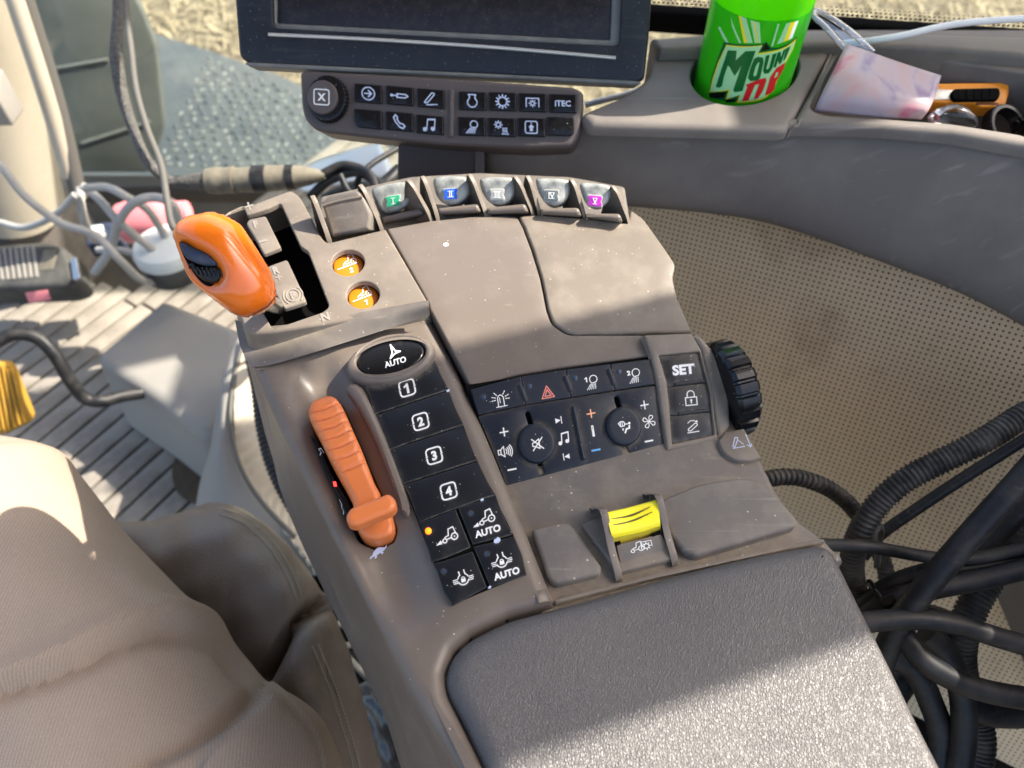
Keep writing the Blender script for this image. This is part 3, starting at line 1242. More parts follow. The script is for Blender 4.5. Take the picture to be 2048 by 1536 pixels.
icon('tractor_symbol', SB, (894, 1073), XS * 24, YS * 24, tractor(1, True), M['print'], keys[4], HK)
icon('tractor_symbol', SB, (968, 1037), XS * 24, YS * 24, tractor(1, True), M['print'], keys[5], HK)
icon('lettering', SB, (975, 1061), XS * 18, YS * 18, [('t', 0, 0, .78, 'AUTO', .035)], M['print'], keys[5], HK)
icon('lock_symbol', SB, (926, 1156), XS * 22, YS * 22, difflock(), M['print'], keys[6], HK)
icon('lock_symbol', SB, (1003, 1121), XS * 22, YS * 22, difflock(), M['print'], keys[7], HK)
icon('lettering', SB, (1013, 1146), XS * 18, YS * 18, [('t', 0, 0, .78, 'AUTO', .035)], M['print'], keys[7], HK)
for k, c in ((5, (941, 1025)), (6, (887, 1141)), (7, (973, 1106))):
    icon('indicator_dot', SB, c, (5, -1), (0, -5), [('d', 0, 0, 1)], M['led_off'], keys[k], HK)
plate('indicator_light', SB, ell(856, 1059, 6.5, 6.5, 0, 16), M['led_on'], keys[4], h=.0034, depth=.002, bev=.0009)
blue_chip = [(-1, -.6), (-.5, -.9), (.3, -.8), (.9, -.2), (.8, .6), (.1, .9), (-.3, .4), (-.8, .3)]
for c, s in (((994, 1079), 7), ((896, 780), 3.5), ((964, 998), 3.5), ((979, 1173), 3.5)):
    decal('worn_spot', SB, [(c[0] + x * s, c[1] - y * s) for x, y in blue_chip], M['print_b'], keys[7], h=.0027)

# -- oval auto button
rim_ = plate('oval_rim', SB, ell(780, 712, 92, 44, -13, 48), M['taupe_s'], arm, h=.0072, depth=.012, bev=.0040, nb=5, holes=[ell(781, 709, 71, 37, -13, 44)], hbev=.0014, hdepth=.006)
ob = plate('auto_button', SB, ell(781, 709.5, 70, 36, -13, 44), M['gloss_black'], arm, h=.0060, depth=.008, bev=.0022, nb=4, hp=.0066)
icon('steering_symbol', SB, (786, 700), XS * 16, YS * 17, [('s', .16, [(-.55, -.75), (-.15, -.1), (-.2, .8)]), ('s', .16, [(-.2, .8), (.25, -.05), (.85, -.25)]), ('s', .16, [(.85, -.25), (.1, -.35), (-.55, -.75)])], M['print'], ob, .0064)
icon('lettering', SB, (790, 722), XS * 17, YS * 17, [('t', 0, 0, .70, 'AUTO', .03)], M['print'], ob, .0064)

# -- gate plate with the lever slot
slot = rp([(440, 440, 4), (462, 424, 4), (487, 413, 5), (494, 430, 4), (536, 417, 5), (561, 405, 6), (601, 492, 4), (616, 502, 5), (659, 613, 8), (645, 624, 6), (545, 658, 6), (528, 628, 4)], 4)
gate = rp([(430, 437, 10), (505, 408, 8), (582, 379, 8), (600, 392, 8), (626, 440, 6), (644, 476, 6), (655, 485, 8), (771, 457, 3), (854, 600, 4), (856, 614, 5), (714, 638, 6), (545, 664, 12), (492, 668, 14), (474, 612, 12)], 5)
btn = [ell(696, 525, 33, 26, -6, 36), ell(726, 589, 33, 27, -6, 36)]
plate('gate_plate', SG, gate, M['taupe'], arm, h=0, depth=.12, bev=.0018, holes=[slot] + btn, hdepth=.0035, hbev=.0009, nb=4, draft=.12)
# ramp below the gate plate
patch('ramp', [[(470, 640, .438), (545, 652, .434), (700, 628, .430), (857, 600, .426)], [(480, 690, .434), (550, 692, .4285), (700, 652, .427), (858, 612, .4255)],
               [(500, 735, .420), (556, 726, .4195), (700, 682, .4255), (860, 630, .430)]], M['taupe_d'], arm, n=6)
plate('slot_floor', SG, [(452, 436), (575, 394), (690, 630), (530, 668)], M['void'], arm, h=-.03, depth=.002, bev=.0003)
for c, lab, n in (((695, 525), '2', 0), ((725, 589), '1', 1)):
    p = plate('round_button', SG, ell(c[0], c[1], 31, 25, -6, 32), M['orange_b'], arm, h=-.0055, depth=.01, bev=.0012, hp=-.003)
    icon('implement_symbol', SG, (c[0] - 1, c[1] - 1), (20, -6), (-4, -18), [q for q in tractor(1)] + [('s', .09, [(-1.0, -.5), (.95, -.36)])], M['print'], p, -.0051)
    icon('lettering', SG, (c[0] + 8, c[1] + 15), (13, -3), (-2, -12), [('t', 0, 0, .8, lab, .04)], M['print'], p, -.0051)
# lettered islands in the slot
f1 = plate('gate_island', SG, rp([(492, 447), (497, 438), (531, 431), (562, 494), (527, 508), (512, 480)], 4), M['taupe'], arm, h=-.001, depth=.003, bev=.0012)
f2 = plate('gate_island', SG, rp([(530, 536), (538, 531), (574, 518), (613, 602), (568, 617), (552, 590)], 5), M['taupe'], arm, h=-.001, depth=.003, bev=.0012)
XG, YG = np.array((.96, -.26)), np.array((-.3, -.95))
icon('lettering', SG, (511, 448), XG * 12, YG * 12, [('t', 0, 0, 1.1, 'F', .05)], M['emboss'], f1, -.0005)
icon('lettering', SG, (526, 482), XG * 9, YG * 9, [('s', .4, [(-.8, 0), (.8, 0)])], M['emboss'], f1, -.0005)
icon('lettering', SG, (552, 540), XG * 13, YG * 13, [('t', 0, 0, 1.1, 'R', .05)], M['emboss'], f2, -.0005)
icon('lettering', SG, (557, 554), XG * 7, YG * 7, [('s', .3, [(-.8, 0), (.8, 0)]), ('s', .3, [(0, -.8), (0, .8)])], M['emboss'], f2, -.0005)
icon('park_symbol', SG, (586, 590), XG * 19, YG * 17, [('t', 0, 0, .75, 'P', .05), ('r', 0, 0, .72, .12), ('r', 0, 0, 1.05, .12, -50, 50), ('r', 0, 0, 1.05, .12, 130, 230)], M['emboss'], f2, -.0005)
gp = bpy.data.objects['gate_plate']
icon('lettering', SG, (650, 633), XG * 15, YG * 14, [('t', 0, 0, 1.15, 'N', .04)], M['emboss'], gp, .0004)
icon('lettering', SG, (498, 412), XG * 9, YG * 8, [('s', .35, [(-.9, 0), (.9, 0)]), ('s', .35, [(0, -.9), (0, .9)])], M['emboss'], gp, .0004)


# -- inflated pebble shapes
def pebble(name, surf, outline, T, mat_, parent=None, grid=.002, back=1.0, dent=None, h=0, iters=4, px=True, power=2.0):
    P = ccw(resample(np.array([surf.uv(p, h) for p in outline]) if px else np.array(outline, float), grid))
    v, f = cdt([P], grid)
    d = bdist(v, P)
    nbr = [set() for _ in v]
    for t3 in f:
        for i_ in range(3):
            nbr[t3[i_]].update((t3[i_ - 1], t3[i_ - 2]))
    mx_ = max(len(q) for q in nbr)
    idx = np.array([(list(q) + [k_] * mx_)[:mx_] for k_, q in enumerate(nbr)])
    cnt = np.array([max(len(q), 1) for q in nbr])
    fix = d < 1e-6
    u_ = np.zeros(len(v))
    pad_ = mx_ - cnt
    for _ in range(1500):
        u_ = np.where(fix, 0, (u_[idx].sum(1) - pad_ * u_) / cnt + 1.0)
    t = np.sqrt(u_ / u_.max())
    t = 1 - (1 - t) ** 1.25
    z = T * t
    if dent is not None:
        z = z - np.array([dent(*q) for q in v])
    bm = bmesh.new()
    on = d < 1e-6
    a = [bm.verts.new(surf.xyz(q[0], q[1], h + (0 if o_ else zz))) for q, zz, o_ in zip(v, z, on)]
    b = [x if o_ else bm.verts.new(surf.xyz(q[0], q[1], h - zz * back)) for q, zz, x, o_ in zip(v, T * t, a, on)]
    for t3 in f:
        bm.faces.new([a[i] for i in t3])
        try:
            bm.faces.new([b[i] for i in t3[::-1]])
        except ValueError:
            pass
    for _ in range(iters):
        bmesh.ops.smooth_vert(bm, verts=bm.verts, factor=.5, use_axis_x=True, use_axis_y=True, use_axis_z=True)
    bm.normal_update()
    V = [np.array(x.co) for x in bm.verts]
    bm.verts.index_update()
    F = [tuple(x.index for x in q.verts) for q in bm.faces]
    bm.free()
    return link(name, V, F, mat_, parent, 80, recalc=True)


# -- orange gear knob
kn = nrm(CAMP - at(450, 530, .395))
kn = nrm(kn + np.array([-.25, -.05, .0]))
SK = Plane(at(450, 530, .392), kn)
knob_out = crs([(345, 471), (350, 451), (373, 430), (417, 421), (452, 427), (482, 447), (502, 476), (523, 512), (546, 547), (556, 582), (552, 608), (530, 628), (499, 637), (474, 634), (450, 619), (424, 597), (397, 576), (377, 555), (366, 527), (355, 497)], 4, True)
eye = crs([(359, 484), (388, 494), (417, 506), (438, 526), (448, 548), (441, 567), (423, 574), (403, 565), (385, 543), (368, 514)], 4, True)
eye_uv = np.array([SK.uv(p, .012) for p in eye])
eye_c = eye_uv.mean(0)


def eye_dent(u, w):
    q = np.array([[u, w]])
    d = bdist(q, eye_uv)[0]
    if inside(q, eye_uv)[0]:
        return .0040 + min(d / .003, 1) * .004
    return .0040 * math.exp(-(d / .0022) ** 2)


knob = pebble('gear_knob', SK, knob_out, .0195, M['orange'], arm, .0016, back=.8, dent=eye_dent, iters=3)
plate('eye_floor', SK, eye, M['void'], arm, h=.0125, depth=.004, bev=.0006, hp=.012)
plate('thumb_button', SK, crs([(360, 485), (388, 496), (417, 508), (436, 525), (432, 532), (405, 531), (380, 521), (367, 508)], 4, True), M['navy'], arm, h=.0165, depth=.006, bev=.0022, nb=4, hp=.015)
wh = plate('thumb_wheel', SK, crs([(376, 526), (400, 532), (436, 530), (446, 545), (441, 562), (425, 568), (404, 560), (388, 544)], 4, True), M['gloss_black'], arm, h=.0150, depth=.006, bev=.0025, nb=4, hp=.014)
for k in range(7):
    a = np.array((388 + 8.5 * k, 533 + .4 * k))
    b = a + np.array((10, 17 + k * .6))
    d = nrm(b - a)
    n = np.array((-d[1], d[0])) * 1.7
    plate('wheel_rib', SK, [tuple(a - n), tuple(b - n), tuple(b + n), tuple(a + n)], M['gloss_black'], wh, h=.0160, depth=.002, bev=.0003, hp=.014)
stroke_c = crs([(500, 618), (515, 622), (530, 618), (545, 606), (553, 592)], 6)
tube('knob_seam', [SK.xyz(*SK.uv(p, .0085), .0085) for p in [(505, 630), (520, 622), (536, 612), (549, 596)]], .00035, M['groove'], knob, n=6)
tube('lever_stem', [SK.xyz(*SK.uv((530, 600), -.004), -.004), atz(552, 612, .732), atz(560, 612, .71)], .0045, M['chrome'], arm)

# -- covers
cov_l = rp([(774, 457, 3), (860, 441), (940, 433), (1034, 432, 6), (1046, 455), (1063, 500), (1080, 555), (1093, 620), (1103, 648, 8), (1134, 670, 14), (1287, 670, 2), (1301, 712, 3), (1140, 733, 10), (1035, 750, 10), (942, 775, 3), (920, 730), (861, 620), (856, 603)], 3)
plate('cover_left', SCV, cov_l, M['taupe_s'], arm, h=0, depth=.05, bev=.0013, grid=.009, nb=3)
cov_r = rp([(1038, 432, 3), (1078, 429), (1170, 436), (1258, 446, 3), (1260, 418, 8), (1287, 436, 12), (1352, 530, 10), (1345, 555, 10), (1355, 597, 10), (1384, 664, 3), (1140, 667, 12), (1108, 646, 10), (1097, 617), (1084, 552), (1067, 497), (1050, 453)], 3)
plate('cover_right', SCV, cov_r, M['taupe'], arm, h=.0003, depth=.05, bev=.0014, grid=.009, nb=3)
bpy.data.objects['cover_left'].name = 'cover'
bpy.data.objects['cover_right'].name = 'cover.001'
WLOC['cover'] = WLOC['cover_left']
tiny = decal('paint_fleck', SCV, ell(892, 489, 5.5, 3.6, 0, 14), M['print'], bpy.data.objects['cover'], h=.0003)

# -- valley, pad frame and pad
val = [(925, 760), (1320, 690), (1430, 690), (1475, 850), (1523, 918, 5), (1556, 985, 10), (1600, 1040, 10), (1652, 1078, 10), (1690, 1120), (1100, 1290), (1000, 990)]
plate('valley', SV, rp(val, 4), M['taupe_d'], arm, h=0, depth=.09, bev=.004, draft=.05)
plate('pad_lip', SV, rp([(1108, 1199), (1300, 1152), (1500, 1108), (1640, 1076), (1655, 1082, 8), (1640, 1086), (1500, 1114), (1330, 1150), (1110, 1207)], 3), M['taupe'], arm, h=.004, depth=.02, bev=.0015)
pad = crs([(895, 1386), (889, 1344), (905, 1303), (940, 1270), (1015, 1234), (1106, 1209), (1337, 1144), (1498, 1105), (1618, 1083), (1650, 1082), (1668, 1092), (1684, 1115), (1745, 1236), (1790, 1325), (1853, 1451), (1930, 1600), (2010, 1780), (1950, 1830), (1500, 1850), (1130, 1830), (1035, 1680), (929, 1452)], 4, True)


def pad_disp(u, w):
    return .0006 * math.sin(u * 70 + 1) * math.sin(w * 60)


plate('arm_pad', SD, pad, M['pad'], arm, h=.003, depth=.05, bev=.0095, nb=6, grid=.006, disp=pad_disp, smooth=60)

# -- blank pads and yellow switch in the valley
bl = rp([(1063, 1058, 6), (1083, 1052), (1132, 1043, 6), (1144, 1048, 6), (1204, 1133, 5), (1200, 1147, 6), (1112, 1168, 8), (1097, 1157, 6)], 6)
plate('blank_pad', SV, bl, M['taupe_d'], arm, h=.0055, depth=.012, bev=.0022, nb=4)
br = rp([(1318, 1000, 10), (1400, 966, 20), (1486, 953, 10), (1527, 963, 14), (1597, 1041, 6), (1590, 1053, 6), (1500, 1080), (1394, 1112, 10), (1370, 1104, 8), (1338, 1066, 8)], 8)
plate('blank_pad', SV, br, M['taupe_d'], arm, h=.006, depth=.014, bev=.0022, nb=4)
plate('switch_base', SV, rp([(1162, 1048, 4), (1215, 1025), (1322, 998), (1352, 1105, 8), (1346, 1118, 6), (1236, 1146, 8), (1226, 1132, 6)], 5), M['taupe'], arm, h=.004, depth=.01, bev=.0015)
# cheeks as upright fins


def prism(name, A, D, outline, th, m, parent, bev=.0008):
    """upright slab: A base point, D horizontal direction, outline in (along, up)"""
    D = nrm([D[0], D[1], 0])
    Nn = np.array([D[1], -D[0], 0])
    sf = Plane(np.asarray(A) + Nn * th / 2, Nn, D)
    flip = 1 if sf.W[2] > 0 else -1
    pl = [((D @ sf.U) * a, flip * b) for a, b in outline]
    return plate(name, sf, pl, m, parent, depth=th, bev=bev, px=False, nb=3)


for a, b in (((1236, 1144), (1207, 1032)), ((1348, 1114), (1317, 1003))):
    A_, B_ = atz(*a, .701), atz(*b, .712)
    Ln = np.linalg.norm((B_ - A_)[:2])
    ol = crs([(-.001, -.004), (0, .001), (Ln * .4, .005), (Ln * .8, .0125), (Ln * 1.0, .0148), (Ln * 1.15, .0125), (Ln * 1.35, .003), (Ln * 1.4, -.004)], 4, True)
    prism('switch_cheek', A_, B_ - A_, ol, .0040, M['taupe_s'], arm, .0014)
# rocker: curved sheet through traced points
zr = lambda x, y, z: tuple(atz(x, y, z))
rk = patch('rocker', [[zr(1214, 1031, .703), zr(1262, 1019, .702), zr(1310, 1006, .703)], [zr(1213, 1025, .7125), zr(1262, 1014, .7105), zr(1311, 1000, .7125)], [zr(1217, 1045, .7135), zr(1266, 1035, .7115), zr(1317, 1014, .7135)],
                      [zr(1222, 1066, .711), zr(1270, 1057, .710), zr(1320, 1040, .711)], [zr(1225, 1076, .708), zr(1274, 1066, .7075), zr(1321, 1053, .708)]], M['yellow'], arm, n=6, world=True)
rl = patch('rocker_skirt', [[zr(1225, 1074, .7085), zr(1274, 1064, .708), zr(1321, 1052, .7085)], [zr(1230, 1092, .702), zr(1276, 1078, .702), zr(1322, 1066, .702)]], M['yellow_d'], arm, n=5, world=True)
for k, q in enumerate([[(1222, 1038), (1262, 1031), (1300, 1014)], [(1226, 1050), (1264, 1042), (1304, 1024)]]):
    tube('rocker_rib', [atz(x, y, .7127 - k * .0005 + (.0006 if i != 1 else -.0012)) for i, (x, y) in enumerate(q)], [.0002, .0007, .0002], M['groove_y'], rk, n=6)
for q in ([(1229, 1084), (1241, 1081), (1242, 1088), (1231, 1091)], [(1303, 1066), (1321, 1060), (1321, 1067), (1306, 1072)]):
    plate('rocker_notch', SV, q, M['void'], arm, h=.0085, depth=.004, bev=.0003)
SI = Plane(atz(1285, 1102, .7022), nrm(n30), AU)
sp_ = plate('switch_face', SI, rp([(1233, 1090), (1322, 1068), (1346, 1104, 6), (1242, 1132, 6)], 4), M['taupe_d'], arm, h=0, depth=.004, bev=.0004)
icon('tractor_symbol', SI, (1270, 1097), (20, -4), (-3, -17), tractor(1) + [], M['print'], sp_, .0006)
icon('shaft_symbol', SI, (1293, 1092), (10, -2), (-2, -9), [('r', 0, 0, .5, .2)] + [('s', .16, [(.55 * math.cos(a), .55 * math.sin(a)), (.85 * math.cos(a), .85 * math.sin(a))]) for a in np.arange(0, 6.2, .785)] + [('s', .14, [(-1, -.6), (-1, 1.05), (1.1, 1.05), (1.1, -.2)])], M['print'], sp_, .0006)

# -- middle control panel
pb_out = [(941, 779), (957, 831), (1014, 974, 3), (1115, 952), (1238, 929), (1333, 904, 3), (1316, 768), (1301, 718, 3), (1238, 726), (1135, 740), (1033, 756)]
plate('panel_base', SP, rp([(930, 770), (1340, 705), (1345, 915), (1005, 990)], 2), M['void'], arm, h=-.003, depth=.03, bev=.0004)
k1 = [('a', (1056, 828), (1062, 846)), ('b', (1080, 930), (1083, 945))]


def capsule(a, b, r, n=8):
    a, b = np.array(a, float), np.array(b, float)
    d = nrm(b - a)
    t = math.atan2(d[1], d[0])
    return [tuple(b + r * np.array((math.cos(t + q), math.sin(t + q)))) for q in np.linspace(-math.pi / 2, math.pi / 2, n)] + \
           [tuple(a + r * np.array((math.cos(t + q), math.sin(t + q)))) for q in np.linspace(math.pi / 2, 1.5 * math.pi, n)]


holes = [capsule((1056, 828), (1066, 860), 5.5), capsule((1077, 905), (1083, 943), 5.5), capsule((1234, 797), (1242, 825), 5.5), capsule((1248, 880), (1252, 908), 5.5)]
lower = rp([(957, 832), (1014, 974, 3), (1115, 952), (1238, 929), (1333, 904, 3), (1316, 770), (1238, 781), (1135, 797), (1045, 812)], 2)
pl_ = plate('panel', SP, lower, M['panelblk'], arm, h=0, depth=.006, bev=.0006, holes=holes, hdepth=.003, hbev=.0006)
XP, YP = np.array((.98, -.19)), np.array((-.16, -.985))
# top row of four keys
xs = [(941, 779, 957, 830), (1042, 753, 1051, 810), (1132, 739, 1142, 795), (1221, 728, 1230, 781), (1301, 718, 1316, 768)]
tkeys = []
for i in range(4):
    a, b = xs[i], xs[i + 1]
    q = [(a[0] + .5, a[1]), (b[0] - .5, b[1]), (b[2] - .5, b[3] - .6), (a[2] + .5, a[3] - .6)]
    tkeys.append(plate('key', SP, rp(q, .8, 2), M['panelblk'], arm, h=.0006, depth=.004, bev=.0005))
for i, (a, b) in enumerate((((1040, 772), (1050, 797)), ((1131, 754), (1141, 779)), ((1219, 741), (1228, 766)))):
    plate('key_ridge', SP, capsule(a, b, 5), M['panelblk'], tkeys[i], h=.0018, depth=.003, bev=.0008)
for i, c in enumerate([(967, 794), (1059, 773), (1150, 756), (1238, 743)]):
    plate('indicator_dot', SP, ell(*c, 5.3, 5.6, 0, 16), M['led_off'], tkeys[i], h=.0011, depth=.002, bev=.0004)
HT = .0010
beacon = [('s', .1, [(-.6, -.95), (.65, -.95)]), ('s', .1, [(-.35, -.95), (-.35, .1), (-.2, .35), (0, .42), (.2, .35), (.35, .1), (.35, -.95)]), ('s', .08, [(-.1, -.5), (-.1, .1)])]
for a in (20, 55, 90 + 40, 160, -5, 185):
    for r0, r1 in ((.62, .78), (.9, 1.05)):
        ca, sa_ = math.cos(R(a)), math.sin(R(a))
        beacon.append(('s', .1, [(r0 * ca, r0 * sa_ - .05), (r1 * ca, r1 * sa_ - .05)]))
icon('beacon_symbol', SP, (1001, 797), XP * 17, YP * 17, beacon, M['print'], tkeys[0], HT)
icon('hazard_symbol', SP, (1095, 785), XP * 14, YP * 14, [('s', .13, [(-.9, -.75), (.9, -.75), (0, .95)], True), ('s', .12, [(-.45, -.48), (.45, -.48), (0, .4)], True)], M['print_r'], tkeys[1], HT)


def lamp(n):
    p = [('r', .3, .35, .5, .11, -60, 215), ('s', .11, [(-.12, .05), (.0, -.15), (.55, -.1)])]
    for k in range(5):
        x = -.15 + k * .17
        p.append(('s', .09, [(x - .02, -.28 - .0 * k), (x - .55 + k * .11, -.95)]))
    return p + [('t', -.65, .45, .62, n, .04)]


icon('lamp_symbol', SP, (1183, 764), XP * 15, YP * 15, lamp('1'), M['print'], tkeys[2], HT)
icon('lamp_symbol', SP, (1268, 751), XP * 15, YP * 15, lamp('2'), M['print'], tkeys[3], HT)
plus = [('s', .3, [(-1, 0), (1, 0)]), ('s', .3, [(0, -1), (0, 1)])]
minus = [('s', .4, [(-1, 0), (1, 0)])]
HP = .0004
icon('plus_symbol', SP, (1008, 864), XP * 8, YP * 8, plus, M['print'], pl_, HP)
icon('minus_symbol', SP, (1024, 939), XP * 8, YP * 8, minus, M['print'], pl_, HP)
speaker = [('s', .13, [(-.9, -.3), (-.9, .3), (-.55, .3), (-.1, .7), (-.1, -.7), (-.55, -.3), (-.9, -.3)]), ('s', .13, [(-.55, -.3), (-.55, .3)])] + [('r', -.3, 0, r, .13, -38, 38) for r in (.55, .8, 1.05, 1.3)]
icon('volume_symbol', SP, (1010, 903), XP * 15, YP * 15, speaker, M['print'], pl_, HP)
note = [('s', .16, [(-.45, -.65), (-.3, .75), (.75, .85), (.65, -.5)]), ('s', .2, [(-.3, .7), (.75, .8)]), ('d', -.7, -.7, .3), ('d', .42, -.55, .3)]
icon('music_symbol', SP, (1128, 876), XP * 13, YP * 13, note, M['print'], pl_, HP)
icon('next_symbol', SP, (1118, 841), XP * 8, YP * 8, [('f', [(-.9, -.6), (.4, 0), (-.9, .7)]), ('s', .2, [(.6, -.8), (.6, .9)])], M['print'], pl_, HP)
icon('previous_symbol', SP, (1132, 913), XP * 8, YP * 8, [('f', [(.9, -.7), (.9, .6), (-.4, 0)]), ('s', .2, [(-.6, -.8), (-.6, .8)])], M['print'], pl_, HP)
icon('warmer_symbol', SP, (1182, 827), XP * 8, YP * 8, plus, M['print_o'], pl_, HP)
icon('cooler_symbol', SP, (1192, 900), XP * 8, YP * 8, minus, M['print_c'], pl_, HP)
icon('thermometer_symbol', SP, (1186, 862), XP * 11, YP * 11, [('s', .16, [(-.12, -.6), (-.12, .95), (.12, .95), (.12, -.6)]), ('d', 0, -.8, .24), ('s', .1, [(0, -.7), (0, .2)])], M['print'], pl_, HP)
icon('plus_symbol', SP, (1289, 810), XP * 7.5, YP * 8, plus, M['print'], pl_, HP)
icon('minus_symbol', SP, (1298, 882), XP * 7.5, YP * 8, minus, M['print'], pl_, HP)
fan = []
for a in (0, 90, 180, 270):
    f_ = lambda x, y: (x * math.cos(R(a)) - y * math.sin(R(a)), x * math.sin(R(a)) + y * math.cos(R(a)))
    fan.append(('s', .13, [f_(.05, .08), f_(.1, .75), f_(.35, 1.0), f_(.7, .85), f_(.72, .55), f_(.45, .35), f_(.05, .08)]))
icon('fan_symbol', SP, (1298, 843), XP * 12, YP * 12, fan, M['print'], pl_, HP)
plate('divider_ridge', SP, capsule((1148, 815), (1168, 916), 4.5), M['panelblk'], pl_, h=.0022, depth=.004, bev=.0012)


def knob_cyl(name, surf, c, rx, ry, rot, h0, h1, m, parent, taper=.97, bev=.0012, nm=0, amp=0, n=64):
    q = ell(c[0], c[1], rx, ry, rot, n)
    uvp = ccw(np.array([surf.uv(p, h1) for p in q]))
    cc = uvp.mean(0)
    V, F = [], []
    prof_ = [(1 / taper, h0)] + [(1 - (bev / .01) * (1 - math.cos(a)), h1 - bev + bev * math.sin(a)) for a in np.linspace(0, math.pi / 2, 5)] + [(.7, h1), (.01, h1)]
    for j, (s, hh) in enumerate(prof_):
        for k in range(n):
            g = 1 - (amp if (nm and j < 3 and (k * nm // n) % 2) else 0)
            p = cc + (uvp[k] - cc) * s * g
            V.append(surf.xyz(p[0], p[1], hh))
    for j in range(len(prof_) - 1):
        F += [(j * n + k, j * n + (k + 1) % n, (j + 1) * n + (k + 1) % n, (j + 1) * n + k) for k in range(n)]
    return link(name, V, F, m, parent, 40)


mk = knob_cyl('round_key', SP, (1073.5, 886), 37, 40, -10, -.002, .0035, M['panelblk'], arm)
icon('mute_symbol', SP, (1075, 888), XP * 13, YP * 13, [('s', .14, [(-.75, -.25), (-.75, .25), (-.4, .3), (.3, .75), (.3, -.75), (-.4, -.3), (-.75, -.25)]), ('s', .16, [(-.8, -.9), (.85, .9)]), ('s', .16, [(-.8, .85), (.85, -.85)])], M['print'], mk, .0039)
ak = knob_cyl('round_key', SP, (1248.5, 852), 35, 39, -10, -.002, .0035, M['panelblk'], arm)
icon('airflow_symbol', SP, (1250, 854), XP * 12, YP * 12, [('s', .16, [(-1, .75), (-.6, 1), (-.15, .95), (.05, .65), (-.1, .2), (-.7, .2), (-1, .75)]), ('s', .12, [(-.7, .3), (-.65, .9)]), ('s', .12, [(-.4, .3), (-.35, .9)]), ('s', .16, [(.15, .45), (.5, .45)]), ('d', .8, .5, .2),
                                                          ('s', .26, [(.75, .1), (.7, -.3), (.2, -.35), (-.1, -.95)]), ('f', [(-.55, -.2), (-.2, -.2), (-.4, -.65)])], M['print'], ak, .0039)

# -- right hand column with SET
fr_out = rp([(1288, 670, 2), (1384, 666, 4), (1404, 702), (1424, 790), (1437, 880, 3), (1334, 902, 3), (1316, 768), (1303, 712)], 3)
fr_in = rp([(1318, 711, 3), (1400, 703, 3), (1423, 787), (1429, 870, 3), (1345, 889, 3), (1339, 811), (1334, 764)], 3)
plate('set_frame', SP, fr_out, M['taupe'], arm, h=.003, depth=.03, bev=.0012, holes=[fr_in], hdepth=.005, hbev=.0008)
sq = [[(1319, 712), (1400, 704), (1416, 764), (1334, 773)], [(1334.5, 774), (1416.5, 765), (1426, 822), (1340, 831)], [(1340.5, 832), (1426.5, 823), (1429, 870), (1345, 888)]]
skeys = [plate('key', SP, rp(q, 1.5, 2), M['rubber'], arm, h=.0012, depth=.004, bev=.0005, hp=.002) for q in sq]
for i, (a, b) in enumerate((((1352, 768), (1401, 762)), ((1360, 827), (1409, 821)))):
    plate('key_ridge', SP, capsule(a, b, 4), M['rubber'], skeys[i], h=.0022, depth=.002, bev=.0008)
XT, YT = np.array((.99, -.10)), np.array((-.1, -.99))
icon('lettering', SP, (1367, 739), XT * 20, YT * 19, [('t', 0, 0, 1.05, 'SET', .045)], M['print'], skeys[0], .0017)
icon('padlock_symbol', SP, (1382, 796), XT * 15, YT * 15, [('s', .13, [(-.75, -.95), (.75, -.95), (.75, .1), (-.75, .1)], True), ('r', 0, .5, .48, .13, 0, 180), ('s', .13, [(-.48, .1), (-.48, .5)]), ('s', .13, [(.48, .1), (.48, .5)]), ('d', 0, -.3, .15), ('s', .14, [(0, -.3), (0, -.65)])], M['print'], skeys[1], .0017)
hitch = [('s', .11, [(-.85, -.85), (.8, -.75)]), ('s', .11, [(-.7, -.3), (.35, .45), (.6, .4), (.65, .15), (-.4, -.62), (-.7, -.55), (-.7, -.3)]), ('s', .1, [(-.7, .55), (-.3, .85), (.2, .85), (.55, .62)]), ('f', [(.65, .9), (.75, .5), (.35, .62)])]
icon('hitch_symbol', SP, (1386, 853), XT * 14, YT * 14, hitch, M['print'], skeys[2], .0017)
# thumb wheel on the outer side
wc_ = atz(1452, 778, .698)
WR, WW = .0285, .0072


def wheel_prof():
    return [(WR * .6, -WW), (WR * .93, -WW), (WR, -WW * .7), (WR, WW * .7), (WR * .93, WW), (WR * .6, WW)]


lathe('side_wheel', wc_, wheel_prof(), M['gloss_black'], arm, n=176, axis=AU, mod=lambda k, i: .945 if (k % 8 in (0, 1) and 1 <= i <= 4) else 1.0)
0 and lathe('wheel_collar', wc_ - AU * (WW + .003), [(.02, -.006), (WR * .97, -.006), (WR * 1.0, 0), (WR * .97, .003), (.02, .003)], M['taupe'], arm, n=48, axis=AU)
plate('wheel_surround', SP, rp([(1385, 667, 3), (1402, 672, 6), (1438, 714, 10), (1458, 775), (1461, 852, 3), (1438, 880, 2), (1425, 790), (1405, 702)], 4), M['taupe'], arm, h=.0028, depth=.03, bev=.002)
fp = plate('corner_flap', SV, rp([(1437, 882, 3), (1449, 864, 4), (1488, 856, 3), (1523, 916, 2), (1500, 921, 2), (1472, 921, 10), (1446, 905, 12)], 5), M['taupe'], arm, h=.003, depth=.012, bev=.0012)
icon('lowering_symbol', SV, (1477, 884), (17, -2), (-3, -15), [('s', .1, [(-.75, -.75), (.6, -.65)]), ('s', .1, [(-.75, -.5), (-.3, .65), (0, .6), (-.05, .3), (-.55, -.65), (-.75, -.5)]), ('s', .08, [(.5, -.35), (.15, .1), (-.1, .2)]), ('s', .09, [(1.0, .9), (1.3, -.8)]), ('s', .09, [(.95, -.5), (1.3, -.8), (1.45, -.45)])], M['print_b'], fp, .0034)

